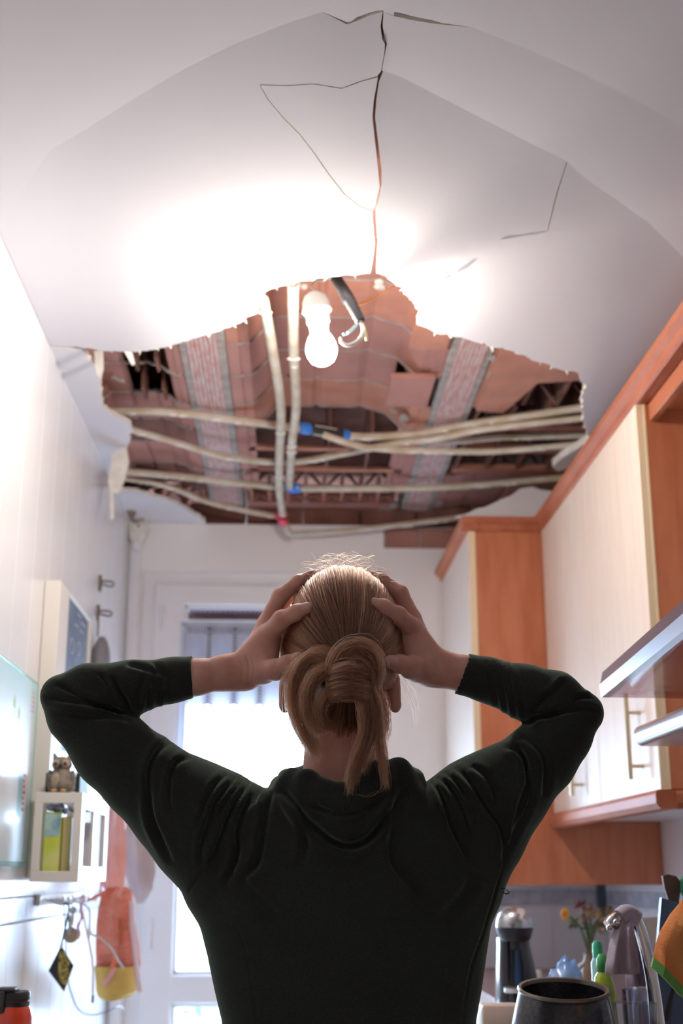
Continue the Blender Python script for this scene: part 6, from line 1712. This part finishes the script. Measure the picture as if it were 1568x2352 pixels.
curves_obj('flyaway_hairs', fly, .00013, M_hair, hair)
# bun: bundles of hair wound into loops, and the loose tails
bun = []; bt_ = []
def bundle(pts, n, r0, r1=None, flat=1.0, pts_n=5, jit=.0011, spread=0.0):
    r1 = r0 if r1 is None else r1
    n = int(n * .62); r0 *= 1.25; r1 *= 1.2
    P = [Vector(W(x, y, Y)) for x, y, Y in pts]; Q, _ = spline(P, [1] * len(P), pts_n); Q = np.array([tuple(p) for p in Q]); m_ = len(Q)
    T = np.gradient(Q, axis=0); T /= np.linalg.norm(T, axis=1)[:, None]
    A = np.cross(T, np.array([0, -1, .1])); A /= np.maximum(np.linalg.norm(A, axis=1)[:, None], 1e-6); Bn = np.cross(T, A)
    f_ = np.linspace(0, 1, m_)
    for k in range(n):
        a = rs.uniform(0, 2 * PI); r = math.sqrt(rs.rand()); tw = rs.uniform(-.5, .5)
        rad = (r0 + (r1 - r0) * f_) * r; ph = a + tw * f_ * 2
        S_ = Q + A * (np.cos(ph) * rad)[:, None] + Bn * (np.sin(ph) * rad * flat)[:, None] + np.cumsum(rs.normal(scale=jit, size=(m_, 3)), 0) * .5
        if spread: S_ += np.outer(f_ ** 2, rs.normal(scale=spread, size=3))
        S_ = S_ + np.outer(np.sin(PI * f_), rs.normal(scale=.0022, size=3))
        bt_.append(.5 + .55 * noise.noise(Vector((math.cos(a) * r * 3.2, math.sin(a) * r * 3.2, len(pts) * 1.3 + pts[0][0]))) + .12 * math.cos(a))
        e0 = rs.randint(0, 3); e1 = m_ - rs.randint(0, 4); bun.append(S_[e0:e1])
# upper loop of the bun
bundle([(775, 1578, 1.860), (762, 1552, 1.852), (768, 1518, 1.848), (790, 1492, 1.848), (820, 1482, 1.848), (848, 1492, 1.848), (866, 1518, 1.850), (868, 1552, 1.854), (852, 1584, 1.860)], 520, .0085, .008, .8)
bundle([(782, 1575, 1.850), (786, 1536, 1.842), (804, 1514, 1.840), (828, 1512, 1.840), (846, 1530, 1.842), (850, 1560, 1.846), (838, 1590, 1.852)], 150, .006, .006, .8)
# the wound knot
for k in range(9):
    y0 = 1538 + k * 8.5
    bundle([(752 + abs(k - 4) * 2, y0 + 8, 1.852), (768, y0 - 3, 1.834), (800, y0 - 9, 1.822), (832, y0 - 3, 1.832), (850 - abs(k - 4) * 2, y0 + 9, 1.850)], 120, .0042, .004)
# left loops
bundle([(790, 1532, 1.865), (752, 1515, 1.862), (715, 1512, 1.868), (688, 1535, 1.876), (674, 1580, 1.884), (676, 1625, 1.89), (690, 1668, 1.895), (712, 1705, 1.90), (728, 1738, 1.902)], 520, .009, .006, .6, spread=.003)
bundle([(785, 1545, 1.860), (752, 1540, 1.855), (722, 1556, 1.858), (706, 1595, 1.866), (708, 1635, 1.876), (722, 1660, 1.886), (742, 1672, 1.892)], 420, .009, .006, .7, spread=.003)
bundle([(775, 1500, 1.872), (730, 1492, 1.872), (694, 1512, 1.880), (664, 1540, 1.890), (650, 1568, 1.90)], 160, .006, .004, .6, spread=.004)
bundle([(778, 1585, 1.858), (748, 1602, 1.855), (736, 1632, 1.862), (746, 1662, 1.875), (772, 1668, 1.885)], 260, .008, .006, .7)
# tails over the nape and collar
bundle([(846, 1572, 1.852), (862, 1610, 1.850), (868, 1655, 1.856), (870, 1700, 1.862), (878, 1752, 1.860), (887, 1812, 1.858)], 330, .0075, .002, .6, spread=.002)
bundle([(836, 1590, 1.846), (846, 1640, 1.848), (842, 1690, 1.856), (824, 1738, 1.860), (808, 1775, 1.858), (802, 1822, 1.856)], 420, .009, .0025, .6, spread=.0025)
bundle([(826, 1600, 1.850), (838, 1660, 1.856), (834, 1715, 1.862), (820, 1760, 1.862), (812, 1800, 1.858)], 200, .008, .003, .6, spread=.003)
bundle([(856, 1590, 1.850), (858, 1640, 1.852), (846, 1700, 1.860), (836, 1745, 1.862), (834, 1772, 1.862)], 140, .005, .002, .6, spread=.004)
bundle([(866, 1580, 1.858), (880, 1620, 1.872), (884, 1665, 1.884), (880, 1702, 1.892)], 120, .006, .004, .6, spread=.004)
bundle([(690, 1660, 1.895), (700, 1700, 1.905), (718, 1722, 1.91)], 60, .006, .006, .6, spread=.006)
bundle([(880, 1790, 1.858), (868, 1820, 1.856), (838, 1832, 1.856), (808, 1822, 1.856)], 8, .002, .001)
curves_obj('bun', bun, .00030, M_hair, hair, bt_)
